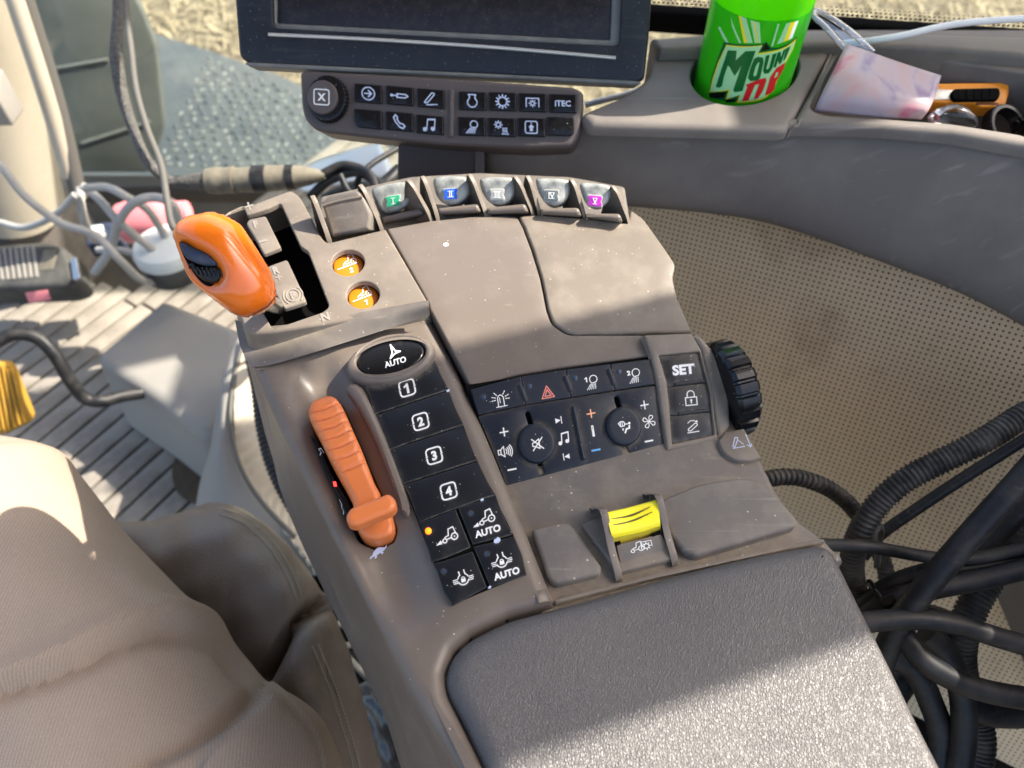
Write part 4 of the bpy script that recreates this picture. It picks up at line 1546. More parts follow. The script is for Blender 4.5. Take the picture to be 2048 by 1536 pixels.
# -- row of paddle levers
plate('lever_housing', SG, rp([(636, 478), (740, 464), (860, 444), (960, 436), (1080, 436), (1262, 450), (1250, 372), (1140, 352), (960, 344), (820, 352), (640, 392)], 6), M['taupe_d'], arm, h=-.012, depth=.05, bev=.002)
SLV = Plane(atz(990, 405, .740), nrm(np.array([-.12, -.70, .70])), (1, 0, 0))
faces = [
    [(741, 379), (760, 370), (806, 363), (817, 375), (816, 402), (800, 418), (776, 426), (760, 420), (747, 402)],
    [(865, 360), (876, 352), (925, 352), (936, 362), (935, 386), (918, 405), (896, 410), (876, 398), (867, 378)],
    [(958, 360), (970, 354), (1020, 354), (1028, 364), (1025, 388), (1012, 406), (990, 410), (972, 398), (961, 378)],
    [(1071, 360), (1082, 355), (1130, 358), (1140, 368), (1136, 390), (1124, 406), (1104, 412), (1086, 400), (1075, 380)],
    [(1159, 369), (1170, 364), (1214, 369), (1223, 378), (1218, 398), (1208, 410), (1190, 415), (1172, 404), (1163, 386)]]
ledges = [[(761, 434, 5), (842, 415, 5), (849, 428, 5), (764, 447, 4)], [(874, 416, 5), (955, 407, 6), (961, 424, 5), (878, 429, 4)], [(972, 415, 5), (1050, 407, 6), (1056, 424, 5), (975, 428, 4)],
          [(1079, 416, 5), (1157, 415, 6), (1163, 432, 5), (1082, 428, 4)], [(1169, 426, 5), (1240, 427, 6), (1246, 444, 5), (1173, 434, 4)]]
chips = [((786, 402), 'I', (.03, .33, .17), -8), ((901, 388), 'II', (.02, .11, .55), -4), ((994, 389), 'III', (.30, .31, .29), 0), ((1103, 391), 'IV', (.10, .12, .13), 2), ((1190, 402), 'V', (.38, .03, .36), 5)]
for i in range(5):
    lv = plate('paddle', SLV, crs(faces[i], 3, True), M['lever'], arm, h=0, depth=.014, bev=.003, nb=4)
    plate('paddle_ledge', SLV, rp(ledges[i], 5), M['taupe_s'], arm, h=.004, depth=.016, bev=.0022, nb=4)
    (cx, cy), s, colr, rot = chips[i]
    ca, sn = math.cos(R(rot)), math.sin(R(rot))
    X_, Y_ = np.array((ca, sn)), np.array((sn * .3, -1.0))
    tk = lambda x, y: tuple(np.array((cx, cy)) + X_ * x + Y_ * y)
    # tag with notched sides
    tg = [(-15, -12), (15, -12), (15, -4), (12, 0), (15, 4), (15, 12), (-15, 12), (-15, 4), (-12, 0), (-15, -4)]
    plate('tag_border', SLV, rp([tk(x * 1.02, y * 1.02) for x, y in tg], 3, 2), M['cable_g'], lv, h=.0010, depth=.001, bev=.0002)
    plate('tag', SLV, rp([tk(x * .9, y * .87) for x, y in tg], 2.5, 2), mat('tag_' + s, colr, .35, specks=(700, .15, (.5, .5, .48))), lv, h=.0014, depth=.001, bev=.0002)
    icon('numeral', SLV, (cx, cy), X_ * 13, Y_ * 13, [('t', 0, 0, .85, s, .01), ('s', .08, [(-.12 * len(s) - .2, .45), (.12 * len(s) + .2, .45)]), ('s', .08, [(-.12 * len(s) - .2, -.45), (.12 * len(s) + .2, -.45)])], M['print'], lv, .0017)
SLB = Plane(atz(690, 440, .7385), SLV.N, (1, 0, 0))
plate('blank_cover', SLB, rp([(641, 405, 4), (659, 389, 8), (716, 379, 8), (727, 393, 8), (743, 428, 8), (739, 460, 3), (663, 474, 4)], 6), M['taupe_d'], arm, h=.001, depth=.02, bev=.0025, nb=4)
tube('cover_crease', [SLB.xyz(*SLB.uv(p, .001), .001) for p in [(645, 412), (680, 402), (724, 394)]], .0009, M['taupe_d'], bpy.data.objects['blank_cover'], n=8)
for (bx, by), (tx, ty) in [((656, 473), (626, 393)), ((760, 449), (722, 371)), ((860, 434), (817, 361)), ((874, 432), (846, 354)), ((972, 430), (940, 350)), ((1066, 430), (1031, 354)), ((1079, 430), (1056, 353)), ((1169, 437), (1144, 360)), ((1257, 446), (1226, 373))]:
    A_, B_ = atz(bx, by, .7335), atz(tx, ty, .7535)
    Ln = np.linalg.norm((B_ - A_)[:2])
    ol = crs([(-.0015, -.012), (-.0005, .001), (Ln * .35, .0105), (Ln * .7, .0178), (Ln * 1.0, .0205), (Ln * 1.1, .0185), (Ln * 1.25, .008), (Ln * 1.3, -.012)], 4, True)
    prism('fin', A_, B_ - A_, ol, .0030, M['taupe'], arm, .0012)

# ================================================================== DISPLAY AND ITS KEY BAR
SM = Plane(at(880, 150, .545), (.02, -.80, .60), (1, 0, 0))
mon = thing('display', 'wide black cab display with silver trim line and dusty dark screen', 'display', SM.O)
plate('bezel', SM, rp([(464, -70, 20), (1309, -75, 20), (1300, 60), (1290, 158, 16), (1276, 166, 10), (500, 129, 10), (478, 114, 12), (470, 10)], 8), M['bezel'], mon, h=0, depth=.03, bev=.003, nb=4,
      holes=[rp([(544, -50, 12), (1246, -48, 12), (1240, 92, 12), (546, 56, 12)], 10)], hdepth=.012, hbev=.001)
plate('inner_frame', SM, rp([(540, -54), (1250, -52), (1244, 96), (542, 60)], 8), M['bezel_in'], mon, h=-.0045, depth=.01, bev=.0008, holes=[rp([(553, -44, 6), (1226, -42, 6), (1221, 80, 6), (553, 46, 6)], 6)], hdepth=.008, hbev=.002)
plate('screen', SM, [(545, -60), (1240, -60), (1230, 88), (548, 52)], M['screen'], mon, h=-.0075, depth=.003, bev=.0003)
tube('trim_strip', [SM.xyz(*SM.uv(p, .0006), .0006) for p in [(537, 69), (760, 80), (1000, 96), (1231, 116)]], .0013, M['silver'], mon, n=10)
plate('edge_highlight', SM, rp([(500, 124), (1276, 161), (1284, 166), (1274, 171), (500, 134), (488, 126)], 3), M['bezel_in'], mon, h=.0003, depth=.02, bev=.0016)  # bevel highlight painted as a lighter strip along the bezel bottom

SO = Plane(at(880, 220, .535), (-.10, -.72, .69), (1, 0, 0))
bar = thing('key_bar', 'brown key bar with ribbed knob and fourteen black keys under the display', 'key bar', SO.O)
hs = plate('housing', SO, rp([(599, 146, 8), (607, 140, 6), (880, 155), (1148, 174, 8), (1165, 183, 10), (1167, 195), (1161, 268, 14), (1143, 295, 12), (1060, 298), (883, 290), (736, 275), (650, 265), (628, 259, 12), (607, 236, 12), (602, 210)], 6), M['pod'], bar, h=0, depth=.03, bev=.0032, nb=5)
plate('spine', SO, capsule((903, 182), (902, 270), 5), M['pod'], bar, h=.002, depth=.003, bev=.0016)
row1 = [(736.5, 187), (799.5, 191.5), (861.6, 196.8), (944.5, 201.8), (1005, 203), (1065, 205), (1125.6, 206.8)]
row2 = [(736.5, 238), (798.6, 242.8), (859.6, 249.5), (943, 253), (1003, 254.5), (1062.6, 254.5), (1121, 253)]
music2 = note
ic = {
    (0, 0): [('r', 0, 0, .9, .17), ('s', .2, [(-.5, 0), (.3, 0)]), ('s', .2, [(0, .45), (.45, 0), (0, -.45)])],
    (0, 1): [('s', .18, [(-1.2, 0), (-.3, 0)]), ('d', -1.15, 0, .22), ('s', .18, [(-.4, .25), (.75, .25), (1.0, .12), (1.15, 0), (1.0, -.12), (.75, -.25), (-.4, -.25)], True)],
    (0, 2): [('s', .17, [(-.9, -.6), (-.75, -.35), (.15, .8), (.5, .75), (.45, .5), (-.45, -.6), (-.75, -.7), (-.9, -.6)]), ('s', .15, [(-.6, -.95), (.9, -.8)])],
    (0, 3): [('r', 0, -.2, .68, .18, -235, 55), ('s', .18, [(-.4, .4), (-.4, .75), (-.55, .9), (.5, .9), (.4, .75), (.4, .35)])],
    (0, 4): [('r', 0, 0, .62, .2)] + [('s', .2, [(.7 * math.cos(a), .7 * math.sin(a)), (.98 * math.cos(a), .98 * math.sin(a))]) for a in np.arange(0, 6.2, 2 * math.pi / 12)],
    (0, 5): [('s', .17, [(-.9, -.6), (-.9, .6), (.9, .6), (.9, -.6)]), ('r', 0, -.1, .25, .15)] + [('s', .15, [(.3 * math.cos(a), .3 * math.sin(a) - .1), (.5 * math.cos(a), .5 * math.sin(a) - .1)]) for a in np.arange(0, 6.2, .785)],
    (0, 6): [('t', 0, 0, .85, 'iTEC', .03)],
    (1, 1): [('s', .2, [(-.55, .9), (-.8, .5), (-.55, -.1), (0, -.75), (.5, -1), (.8, -.6), (.4, -.3), (.1, -.3), (-.3, .25), (-.25, .6), (-.55, .9)])],
    (1, 2): note,
    (1, 3): [('r', .35, .3, .52, .17, -60, 215)] + [('s', .14, [(-.2 + k * .2, -.25), (-.75 + k * .28, -.95)]) for k in range(5)] + [('s', .15, [(-.08, 0), (.1, -.1), (.6, -.12)])],
    (1, 4): [('r', -.45, .35, .3, .16)] + [('s', .16, [(.38 * math.cos(a) - .45, .38 * math.sin(a) + .35), (.56 * math.cos(a) - .45, .56 * math.sin(a) + .35)]) for a in np.arange(0, 6.2, .785)] + [('s', .15, [(.25 + .25 * k, -.1), (.18 + .25 * k, -.4), (.3 + .25 * k, -.7)]) for k in range(3)] + [('s', .15, [(.05, -.95), (1.0, -.95)])],
    (1, 5): rrect(.85, .85, .3, .16) + [('f', [(-.22, -.55), (.22, -.55), (.22, 0), (.45, 0), (0, .45), (-.45, 0), (-.22, 0)]), ('d', 0, .6, .1)],
}
for r_, row in enumerate((row1, row2)):
    for c_, (x, y) in enumerate(row):
        tx = .085 if c_ < 3 else .03
        w_, h_ = (27.5, 18.5)
        X_, Y_ = np.array((1, tx)), np.array((-.02, -1.0))
        q = [tuple(np.array((x, y)) + X_ * a + Y_ * b) for a, b in ((-w_, -h_), (w_, -h_), (w_, h_), (-w_, h_))]
        rad = [2, 2, 2, 2]
        if r_ == 1 and c_ == 0:
            rad[0] = 12
        if r_ == 1 and c_ == 6:
            rad[1] = 13
        kq = plate('key', SO, rp([(*p, rr) for p, rr in zip(q, rad)], 2, 4), M['gloss_black'], bar, h=.0022, depth=.004, bev=.0010, hp=.0016)
        if (r_, c_) in ic:
            icon('lettering' if (r_, c_) == (0, 6) else 'symbol', SO, (x, y), X_ * 14, Y_ * 14, ic[(r_, c_)], M['print_b'], kq, .0026)
# ribbed knob
kb = knob_cyl('knob', SO, (652, 196), 40, 47, 0, 0, .007, M['gloss_black'], bar, taper=.97, nm=72, amp=.05, n=144, bev=.0015)
kf = knob_cyl('knob_face', SO, (644, 194), 30, 34, 0, .004, .0095, M['pod'], kb, bev=.0008)
icon('select_symbol', SO, (643, 194), (15, 1), (0, -16), rrect(1, .95, .3, .15) + [('t', 0, 0, .95, 'X', .04)], M['print'], kf, .0099)
bk = thing('display_bracket', 'dark brown bracket behind the levers carrying the key bar', 'bracket', at(885, 330, .56))
plate('bracket_plate', Plane(at(885, 320, .565), (-.05, -.85, .5)), rp([(797, 230), (970, 235), (968, 362), (964, 420), (790, 420), (794, 362)], 4), M['bracket'], bk, depth=.02, bev=.002)
plate('bracket_rib', Plane(at(885, 320, .563), (-.05, -.85, .5)), rp([(950, 240), (969, 240), (968, 400), (950, 400)], 3), M['pod'], bk, depth=.006, bev=.001)

# ================================================================== SIDE CONSOLE WITH CUP HOLDER AND TRAY
con = thing('side_console', 'grey brown side console with cup holder and open tray under the window', 'console', (.25, .5, .55))
SC = Plane((0, 0, .75), (0, 0, 1))
cup = ell(1490, 141, 110, 68, -9, 48)
cupb = rp([(1160, 225, 10), (1250, 187, 30), (1289, 158, 12), (1303, 120, 10), (1312, 74, 10), (1400, 70), (1655, 72, 6), (1668, 92, 4), (1578, 253, 8), (1560, 256, 8), (1180, 246, 10)], 8)
plate('cup_block', SC, cupb, M['trim'], con, depth=.010, bev=.0055, nb=6, holes=[cup], hdepth=.075, hbev=.0016, draft=-.06)
plate('cup_floor', SC, ell(1490, 141, 125, 80, -9, 32), M['trim'], con, h=-.072, depth=.004, bev=.0005)
plate('cup_lining', Plane((0, 0, .7485), (0, 0, 1)), ell(1492, 143, 122, 77, -9, 48), M['trim'], con, depth=.07, bev=.0006, holes=[ell(1491, 142, 112, 69.5, -9, 48)], hdepth=.07)
tray = rp([(1672, 95, 10), (1700, 86, 8), (1760, 92), (1900, 122), (2090, 152, 10), (2130, 300, 10), (2040, 268), (1900, 246), (1760, 236), (1645, 229, 16), (1618, 216, 14)], 8)
trb = rp([(1669.5, 92, 4), (1690, 74, 6), (2150, 92, 6), (2190, 330, 6), (2050, 288), (1900, 262), (1760, 250), (1588, 246, 8), (1580, 253, 3)], 6)
plate('tray_block', SC, trb, M['trim'], con, h=-.001, depth=.010, bev=.005, nb=6, holes=[tray], hdepth=.045, hbev=.0022)
plate('tray_floor', SC, [(1580, 60), (2200, 60), (2250, 340), (1560, 300)], M['trim'], con, h=-.040, depth=.004, bev=.0005)
# smooth grey side panel below, one bent sheet
patch('side_panel', [[(960, 300, .575), (1160, 246, .548), (1400, 248, .545), (1565, 252, .543), (1800, 250, .53), (1950, 266, .52), (2110, 295, .51), (2220, 330, .50)],
                     [(960, 318, .577), (1160, 262, .547), (1400, 265, .545), (1565, 265, .542), (1800, 262, .53), (1950, 280, .52), (2110, 310, .51), (2220, 345, .50)],
                     [(970, 352, .585), (1160, 320, .565), (1400, 330, .560), (1565, 340, .556), (1800, 370, .545), (1950, 400, .535), (2110, 450, .525), (2220, 490, .52)],
                     [(985, 392, .60), (1160, 396, .590), (1400, 412, .585), (1565, 440, .580), (1800, 520, .568), (1950, 580, .56), (2110, 665, .55), (2220, 720, .54)],
                     [(990, 400, .62), (1160, 404, .605), (1400, 421, .600), (1565, 450, .595), (1800, 530, .583), (1950, 590, .575), (2110, 676, .565), (2220, 730, .56)]],
      M['trim'], con, n=7, thick=.003)
0 and tube('seam', [SC.xyz(*SC.uv(p, .0004), .0002) for p in [(1669, 93), (1625, 172), (1581, 250)]], .0008, M['void'], con, n=6)
# light edging behind the tray, window rubber and frit
ledge = thing('window_ledge', 'tan ledge with black rubber seal below the side window', 'ledge', at(1800, 80, .66))
plate('ledge_board', Plane((0, 0, .758), (0, 0, 1)), rp([(1300, 76), (1420, 66), (1660, 60), (2150, 76), (2160, 120), (1900, 96), (1690, 84), (1320, 100)], 4), M['trim_l'], ledge, depth=.06, bev=.004)
SGL = Plane(at(1800, 70, .70), (-.1, -.80, -.25), (1, 0, .03))
box('rubber_seal', at(1830, 72, .69), [SGL.U, SGL.N, SGL.W], (.26, .006, .012), M['void'], ledge, .003)


def frit():
    m = clear('frit_dots', (1, 1, 1), .0)
    nt = m.node_tree
    N, L = nt.nodes, nt.links
    out = N['Material Output']
    src = out.inputs[0].links[0].from_socket
    tr = N.new('ShaderNodeBsdfTransparent')
    bl = N.new('ShaderNodeBsdfDiffuse')
    bl.inputs[0].default_value = (.006, .006, .006, 1)
    uv = N.new('ShaderNodeUVMap')
    sx = N.new('ShaderNodeSeparateXYZ')
    L.new(uv.outputs[0], sx.inputs[0])

    def mth(op, a, b=None, c=None):
        n_ = N.new('ShaderNodeMath')
        n_.operation = op
        for i, v in enumerate((a, b, c)):
            if v is None:
                continue
            if isinstance(v, (int, float)):
                n_.inputs[i].default_value = v
            else:
                L.new(v, n_.inputs[i])
        return n_.outputs[0]
    P_ = .0042
    X0 = mth('MULTIPLY', sx.outputs[0], 1 / P_)
    Y0 = mth('MULTIPLY', sx.outputs[1], 1 / (P_ * .87))
    off = mth('MULTIPLY', mth('MODULO', mth('FLOOR', Y0), 2.0), .5)
    fx = mth('SUBTRACT', mth('FRACT', mth('ADD', X0, off)), .5)
    fy = mth('SUBTRACT', mth('FRACT', Y0), .5)
    d = mth('SQRT', mth('ADD', mth('MULTIPLY', fx, fx), mth('MULTIPLY', fy, fy)))
    rad = mth('MULTIPLY_ADD', sx.outputs[1], -.62 / .026, .62)
    f_ = mth('LESS_THAN', d, rad)
    mx = N.new('ShaderNodeMixShader')
    L.new(f_, mx.inputs[0])
    L.new(tr.outputs[0], mx.inputs[1])
    L.new(bl.outputs[0], mx.inputs[2])
    L.new(mx.outputs[0], out.inputs[0])
    return m


fz = at(1830, 62, .695)
Uf, Wf = SGL.U, SGL.W if SGL.W[2] > 0 else -SGL.W
Vf = [fz + Uf * a + Wf * b for a, b in ((-.27, 0), (.27, 0), (.27, .026), (-.27, .026))]
fo = link('frit_band', Vf, [(0, 1, 2, 3)], frit(), ledge, 0)
ul = fo.data.uv_layers.new(name='UVMap')
for lp, q in zip(fo.data.loops, ((0, 0), (.54, 0), (.54, .026), (0, .026))):
    ul.data[lp.index].uv = q

# ---- soda bottle in the cup holder
bc = atz(1487, 150, .745)
BR = .0335
bc = np.array([bc[0], bc[1], .68])
LT = Cyl(bc, BR).uv((1500, 36))[1]
bot = thing('soda_bottle', 'green soda bottle with printed label standing in the cup holder', 'bottle', bc)
lathe('bottle_body', bc, [(BR * .5, .0), (BR * .9, .003), (BR, .012), (BR, LT), (BR * 1.03, LT + .006), (BR * 1.05, LT + .02), (BR * 1.0, LT + .045), (BR * .8, LT + .07), (BR * .5, LT + .09), (BR * .36, LT + .1), (BR * .36, LT + .12)], M['green_bottle'], bot, n=56)
lathe('bottle_cap', bc + np.array([0, 0, LT + .118]), [(.0145, 0), (.015, .002), (.015, .014), (.0135, .016), (.001, .016)], M['label_green'], bot, n=40)
SY = Cyl(bc, BR)
SYt = Cyl(bc, BR)
lb_top, lb_bot = SYt.uv((1500, 36))[1], .008
print('label top', lb_top)
V, F = [], []
n_ = 72
for j, z_ in enumerate(np.linspace(lb_bot, lb_top, 9)):
    for k in range(n_):
        a = 2 * math.pi * k / n_
        V.append(bc + np.array([math.sin(a), -math.cos(a), 0]) * (BR + .0005) + np.array([0, 0, z_]))
for j in range(8):
    F += [(j * n_ + k, j * n_ + (k + 1) % n_, (j + 1) * n_ + (k + 1) % n_, (j + 1) * n_ + k) for k in range(n_)]
lab = link('label_wrap', V, F, M['label_green'], bot, 40)
s8 = lambda q: [(1360 + x / 5.12, y / 5.12) for x, y in q]
gl = .0018
for q, mm in (([(600, 155), (625, 165), (690, 440), (655, 440)], 'label_yellow'), ([(625, 165), (680, 190), (745, 440), (690, 440)], 'label_mint'),
              ([(720, 205), (815, 230), (830, 440), (765, 440)], 'label_mint'), ([(755, 215), (770, 218), (800, 440), (785, 440)], 'label_yellow'),
              ([(1000, 245), (1020, 245), (955, 470), (930, 480)], 'label_mint'), ([(1090, 240), (1130, 230), (1060, 430), (990, 455)], 'label_mint'),
              ([(1130, 232), (1180, 222), (1110, 410), (1060, 430)], 'label_yellow'), ([(1180, 222), (1215, 210), (1150, 390), (1110, 410)], 'label_white'),
              ([(390, 280), (410, 270), (480, 400), (500, 440), (470, 435)], 'label_mint'), ([(520, 170), (545, 250), (630, 440), (605, 440), (530, 260)], 'label_mint')):
    decal('label_ray', SY, s8(q), M[mm], lab, h=.0009, grid=gl)
logo_y = [(455, 440), (600, 465), (745, 470), (840, 462), (880, 440), (925, 500), (1000, 500), (1080, 470), (1150, 425), (1195, 385), (1165, 480), (1050, 690), (960, 900), (900, 985), (800, 1025), (640, 1060), (610, 1045), (470, 1045), (300, 1000), (310, 900), (330, 800), (380, 640)]
decal('logo_shadow', SY, s8([(x + 6 * (1 if x > 700 else -1), y - 12) for x, y in logo_y]), M['label_dark'], lab, h=.0011, grid=gl)
logo_m = [(475, 470), (600, 485), (840, 468), (790, 560), (900, 545), (1010, 520), (1100, 485), (1180, 420), (1150, 500), (1040, 700), (950, 910), (880, 985), (810, 1015), (600, 1040), (625, 970), (480, 1010), (520, 915), (310, 935), (350, 790), (400, 650)]
decal('logo_edge', SY, s8([(475, 458), (600, 472), (845, 462), (800, 545), (900, 530), (1010, 508), (1100, 470), (1190, 395), (1160, 500), (1048, 705), (958, 915), (885, 995), (815, 1028), (580, 1052), (610, 975), (465, 1020), (500, 925), (300, 945), (338, 790), (388, 645)]), M['label_yellow'], lab, h=.0013, grid=gl)
decal('logo_field', SY, s8(logo_m), M['label_mint'], lab, h=.0015, grid=gl)
LET = [
    ('label_dark', [(490, 515), (580, 520), (570, 620), (670, 525), (775, 520), (690, 760), (640, 930), (560, 945), (545, 925), (600, 760), (630, 670), (560, 780), (510, 690), (490, 670), (450, 780), (430, 880), (400, 900), (365, 890), (420, 720)]),
    ('label_dark', [(760, 600), (800, 582), (850, 590), (855, 640), (820, 800), (790, 825), (720, 830), (695, 800), (720, 700)], [(800, 640), (815, 640), (785, 770), (760, 785), (752, 765), (775, 680)]),
    ('label_dark', [(880, 570), (920, 562), (885, 700), (895, 715), (915, 690), (950, 555), (990, 545), (945, 700), (910, 750), (865, 755), (850, 725)]),
    ('label_dark', [(1000, 540), (1030, 530), (1035, 590), (1060, 515), (1085, 500), (1040, 640), (1015, 660), (1005, 620), (980, 690), (955, 690)]),
    ('label_dark', [(1085, 500), (1130, 470), (1120, 510), (1080, 600), (1055, 630)]),
    ('label_red', [(670, 870), (800, 815), (880, 795), (885, 830), (850, 930), (800, 1005), (755, 1015), (810, 860), (770, 870), (700, 1030), (635, 1035), (690, 890)]),
    ('label_red', [(893, 900), (925, 790), (985, 700), (1080, 635), (1068, 690), (1030, 765), (985, 835), (962, 925), (925, 958), (870, 982), (885, 930)], [(985, 745), (1010, 735), (1000, 780), (965, 800)]),
]
for q in LET:
    decal('logo_letter', SY, s8(q[1]), M[q[0]], lab, h=.0017, grid=gl, holes=[s8(q[2])] if len(q) > 2 else ())
decal('logo_step', SY, s8([(300, 955), (470, 940), (450, 1000), (310, 1005)]), M['label_black'], lab, h=.0017, grid=gl)
decal('logo_step', SY, s8([(470, 1020), (580, 1015), (560, 1045), (460, 1050)]), M['label_black'], lab, h=.0017, grid=gl)
decal('logo_peak', SY, s8([(880, 440), (925, 500), (830, 525)]), M['label_black'], lab, h=.0019, grid=gl)

# ---- things in the tray


def pinkcard():
    m = translucent('pink_card', (.72, .45, .56), .3, .3)
    nt = m.node_tree
    N, L = nt.nodes, nt.links
    tc = N.new('ShaderNodeTexCoord')
    n1 = N.new('ShaderNodeTexNoise')
    n1.inputs['Scale'].default_value = 20
    n1.inputs['Detail'].default_value = 6
    n1.inputs['Distortion'].default_value = 1.2
    L.new(tc.outputs['Object'], n1.inputs['Vector'])
    r = N.new('ShaderNodeValToRGB')
    e = r.color_ramp.elements
    e[0].position, e[0].color = .36, (.36, .27, .40, 1)
    e[1].position, e[1].color = .66, (.62, .20, .28, 1)
    k = e.new(.46)
    k.color = (.56, .46, .50, 1)
    k = e.new(.56)
    k.color = (.60, .42, .42, 1)
    L.new(n1.outputs['Fac'], r.inputs[0])
    L.new(r.outputs[0], N['Principled BSDF'].inputs['Base Color'])
    L.new(r.outputs[0], [n for n in N if n.type == 'BSDF_TRANSLUCENT'][0].inputs[0])
    return m


s3 = lambda x, y: (1250 + x / 2.566, y / 2.566)
card = patch('card', [[(*s3(1135, 225), .545), (*s3(1290, 280), .542), (*s3(1450, 335), .54), (*s3(1622, 390), .538)],
                      [(*s3(1075, 350), .532), (*s3(1250, 390), .526), (*s3(1430, 440), .524), (*s3(1595, 480), .526)],
                      [(*s3(1010, 480), .530), (*s3(1190, 500), .522), (*s3(1380, 535), .52), (*s3(1560, 560), .522)],
                      [(*s3(970, 570), .537), (*s3(1160, 588), .53), (*s3(1340, 605), .528), (*s3(1520, 612), .53)]], pinkcard(), None, n=6, thick=.0008)
tag(card, 'curled pink and purple card lying across the console tray', 'card')
hk = thing('plastic_hanger', 'clear plastic loop sticking up behind the pink card', 'hanger', at(1700, 70, .56))
tube('loop', [at(*p) for p in [(1694, 103, .55), (1655, 58, .548), (1626, 30, .546), (1637, 22, .546), (1672, 42, .546), (1712, 72, .548), (1745, 104, .55)]], .0021, M['clearplastic'], hk, n=10)
plate('web', Plane(at(1680, 60, .549), nrm(CAMP - at(1680, 60, .549))), rp([(1640, 33), (1700, 72), (1735, 100), (1700, 100), (1660, 60)], 5), M['clearplastic'], hk, depth=.0008, bev=.0002)
SN = Plane(at(1920, 190, .565), (0.05, -.45, .9), (1, 0, 0))
kn_ = thing('utility_knife', 'orange utility knife with black slider in the tray', 'knife', SN.O)
plate('handle', SN, rp([s3(1590, 425), s3(1975, 420), s3(1975, 470, ), s3(1955, 550), s3(1830, 552), s3(1790, 530), s3(1560, 525)], 3), M['knife'], kn_, h=0, depth=.012, bev=.0018)
plate('channel', SN, rp([s3(1590, 455), s3(1690, 462), s3(1690, 508), s3(1580, 512)], 1), M['steel'], kn_, h=.0006, depth=.002, bev=.0002)
sdk = plate('slider', SN, rp([s3(1690, 455), s3(1920, 448), s3(1930, 480), s3(1915, 512), s3(1690, 512), s3(1675, 480)], 5), M['void'], kn_, h=.003, depth=.004, bev=.0008)
for k in range(5):
    x = 1712 + k * 40
    plate('grip_rib', SN, [s3(x, 458), s3(x + 12, 458), s3(x + 12, 506), s3(x, 506)], M['void'], sdk, h=.0034, depth=.001, bev=.0002)
plate('slot', SN, rp([s3(1805, 525), s3(1915, 527), s3(1915, 538), s3(1805, 536)], 1), M['groove'], kn_, h=.0003, depth=.001, bev=.0001)
blz = pebble('blister_pack', Plane(at(1905, 225, .55), (0, -.5, .85)), crs([s3(1560, 560), s3(1650, 530), s3(1730, 540), s3(1790, 590), s3(1830, 650), s3(1760, 680), s3(1600, 650), s3(1540, 610)], 4, True), .010, clear('blister_film', (.8, .8, .8), .03, .2), None, .003)
tag(blz, 'clear plastic blister pack behind the tray rim beside the knife', 'packaging')
pk = pebble('pink_earplug', Plane(at(1865, 235, .558), (0, -.5, .85)), ell(*s3(1590, 605), 15, 9, 20, 20), .006, M['pink'], None, .002)
tag(pk, 'small pink foam piece inside the clear packaging', 'earplug')
rg = lathe('black_cap', at(2003, 256, .555), [(.012, -.003), (.0155, -.003), (.016, .005), (.015, .006), (.0125, .006), (.012, -.003)], M['gloss_black'], None, n=80, axis=(.25, -.5, .8), caps=False, mod=lambda k, i: .965 if (k % 2 == 0 and 1 <= i <= 3) else 1)
tag(rg, 'black ribbed ring standing in the tray near the right edge', 'cap')
tag(ptube('chain', [(2030, 250, .55), (2040, 240, .55), (2056, 246, .55)], 6, M['void'], None, ridge=(.003, .001)), 'short black chain end at the right edge of the tray', 'chain')
tag(ptube('white_cable', [(1560, 92, .585), (1640, 90, .58), (1720, 84, .565), (1800, 72, .555), (1900, 50, .55), (2000, 40, .545), (2120, 34, .54)], 6.5, M['cable_w'], None), 'white cable passing over the tray from the bottle to the right edge', 'cable')
tag(ptube('white_cable', [(1170, 210, .60), (1215, 198, .60), (1262, 186, .605), (1330, 160, .61)], 6, M['cable_w'], None), 'short white cable between key bar and cup holder', 'cable')

# ================================================================== HOSES AND CABLES RIGHT OF THE ARMREST
HZ = 'dark hoses and cables beside the armrest'
c8 = lambda x, y, d: (1400 + x / 1.838, 700 + y / 1.838, d)


def hose(name, pts, r, label, cat, mm='hose', ridge=None):
    o = ptube(name, [c8(*p) for p in pts], r, M[mm], None, n=18 if not ridge else 20, ridge=ridge, sub=10)
    tag(o, label, cat, HZ)
    return o


hose('corrugated_conduit', [(1320, 190, .46), (1191, 240, .46), (1050, 328, .46), (900, 402, .465), (760, 475, .47), (660, 560, .475), (600, 650, .48), (565, 740, .49), (560, 830, .50), (590, 960, .52)], 25, 'thick corrugated conduit sweeping up to the right edge', 'conduit', 'conduit', (.0029, .0010))
hose('corrugated_conduit', [(180, 500, .50), (260, 472, .505), (350, 468, .51), (450, 498, .515), (530, 550, .52), (590, 620, .525), (640, 710, .53), (680, 800, .535), (690, 900, .54)], 17, 'short corrugated conduit arching out from under the armrest', 'conduit', 'conduit', (.0040, .0013))
hose('corrugated_conduit', [(1300, 560, .52), (1191, 640, .52), (1085, 800, .52), (1000, 950, .52), (960, 1080, .525), (965, 1200, .53), (1010, 1330, .54), (1030, 1450, .54), (1000, 1620, .54)], 30, 'corrugated conduit running down the lower right wall', 'conduit', 'conduit', (.0031, .0010))
hose('cable', [(1300, 260, .50), (1191, 330, .50), (1000, 450, .505), (800, 582, .51), (660, 682, .515), (600, 760, .52)], 12, 'thin black cable running along below the thick conduit', 'cable')
hose('hose', [(1320, 310, .43), (1200, 455, .43), (1050, 620, .435), (900, 790, .44), (760, 960, .45), (690, 1090, .46), (640, 1250, .47)], 25, 'thick smooth black hose rising steeply to the right edge', 'hose')
hose('hose', [(1320, 440, .50), (1200, 570, .50), (1090, 700, .505), (1000, 760, .51), (900, 860, .52)], 17, 'reddish black hose half hidden behind the steep thick hose', 'hose')
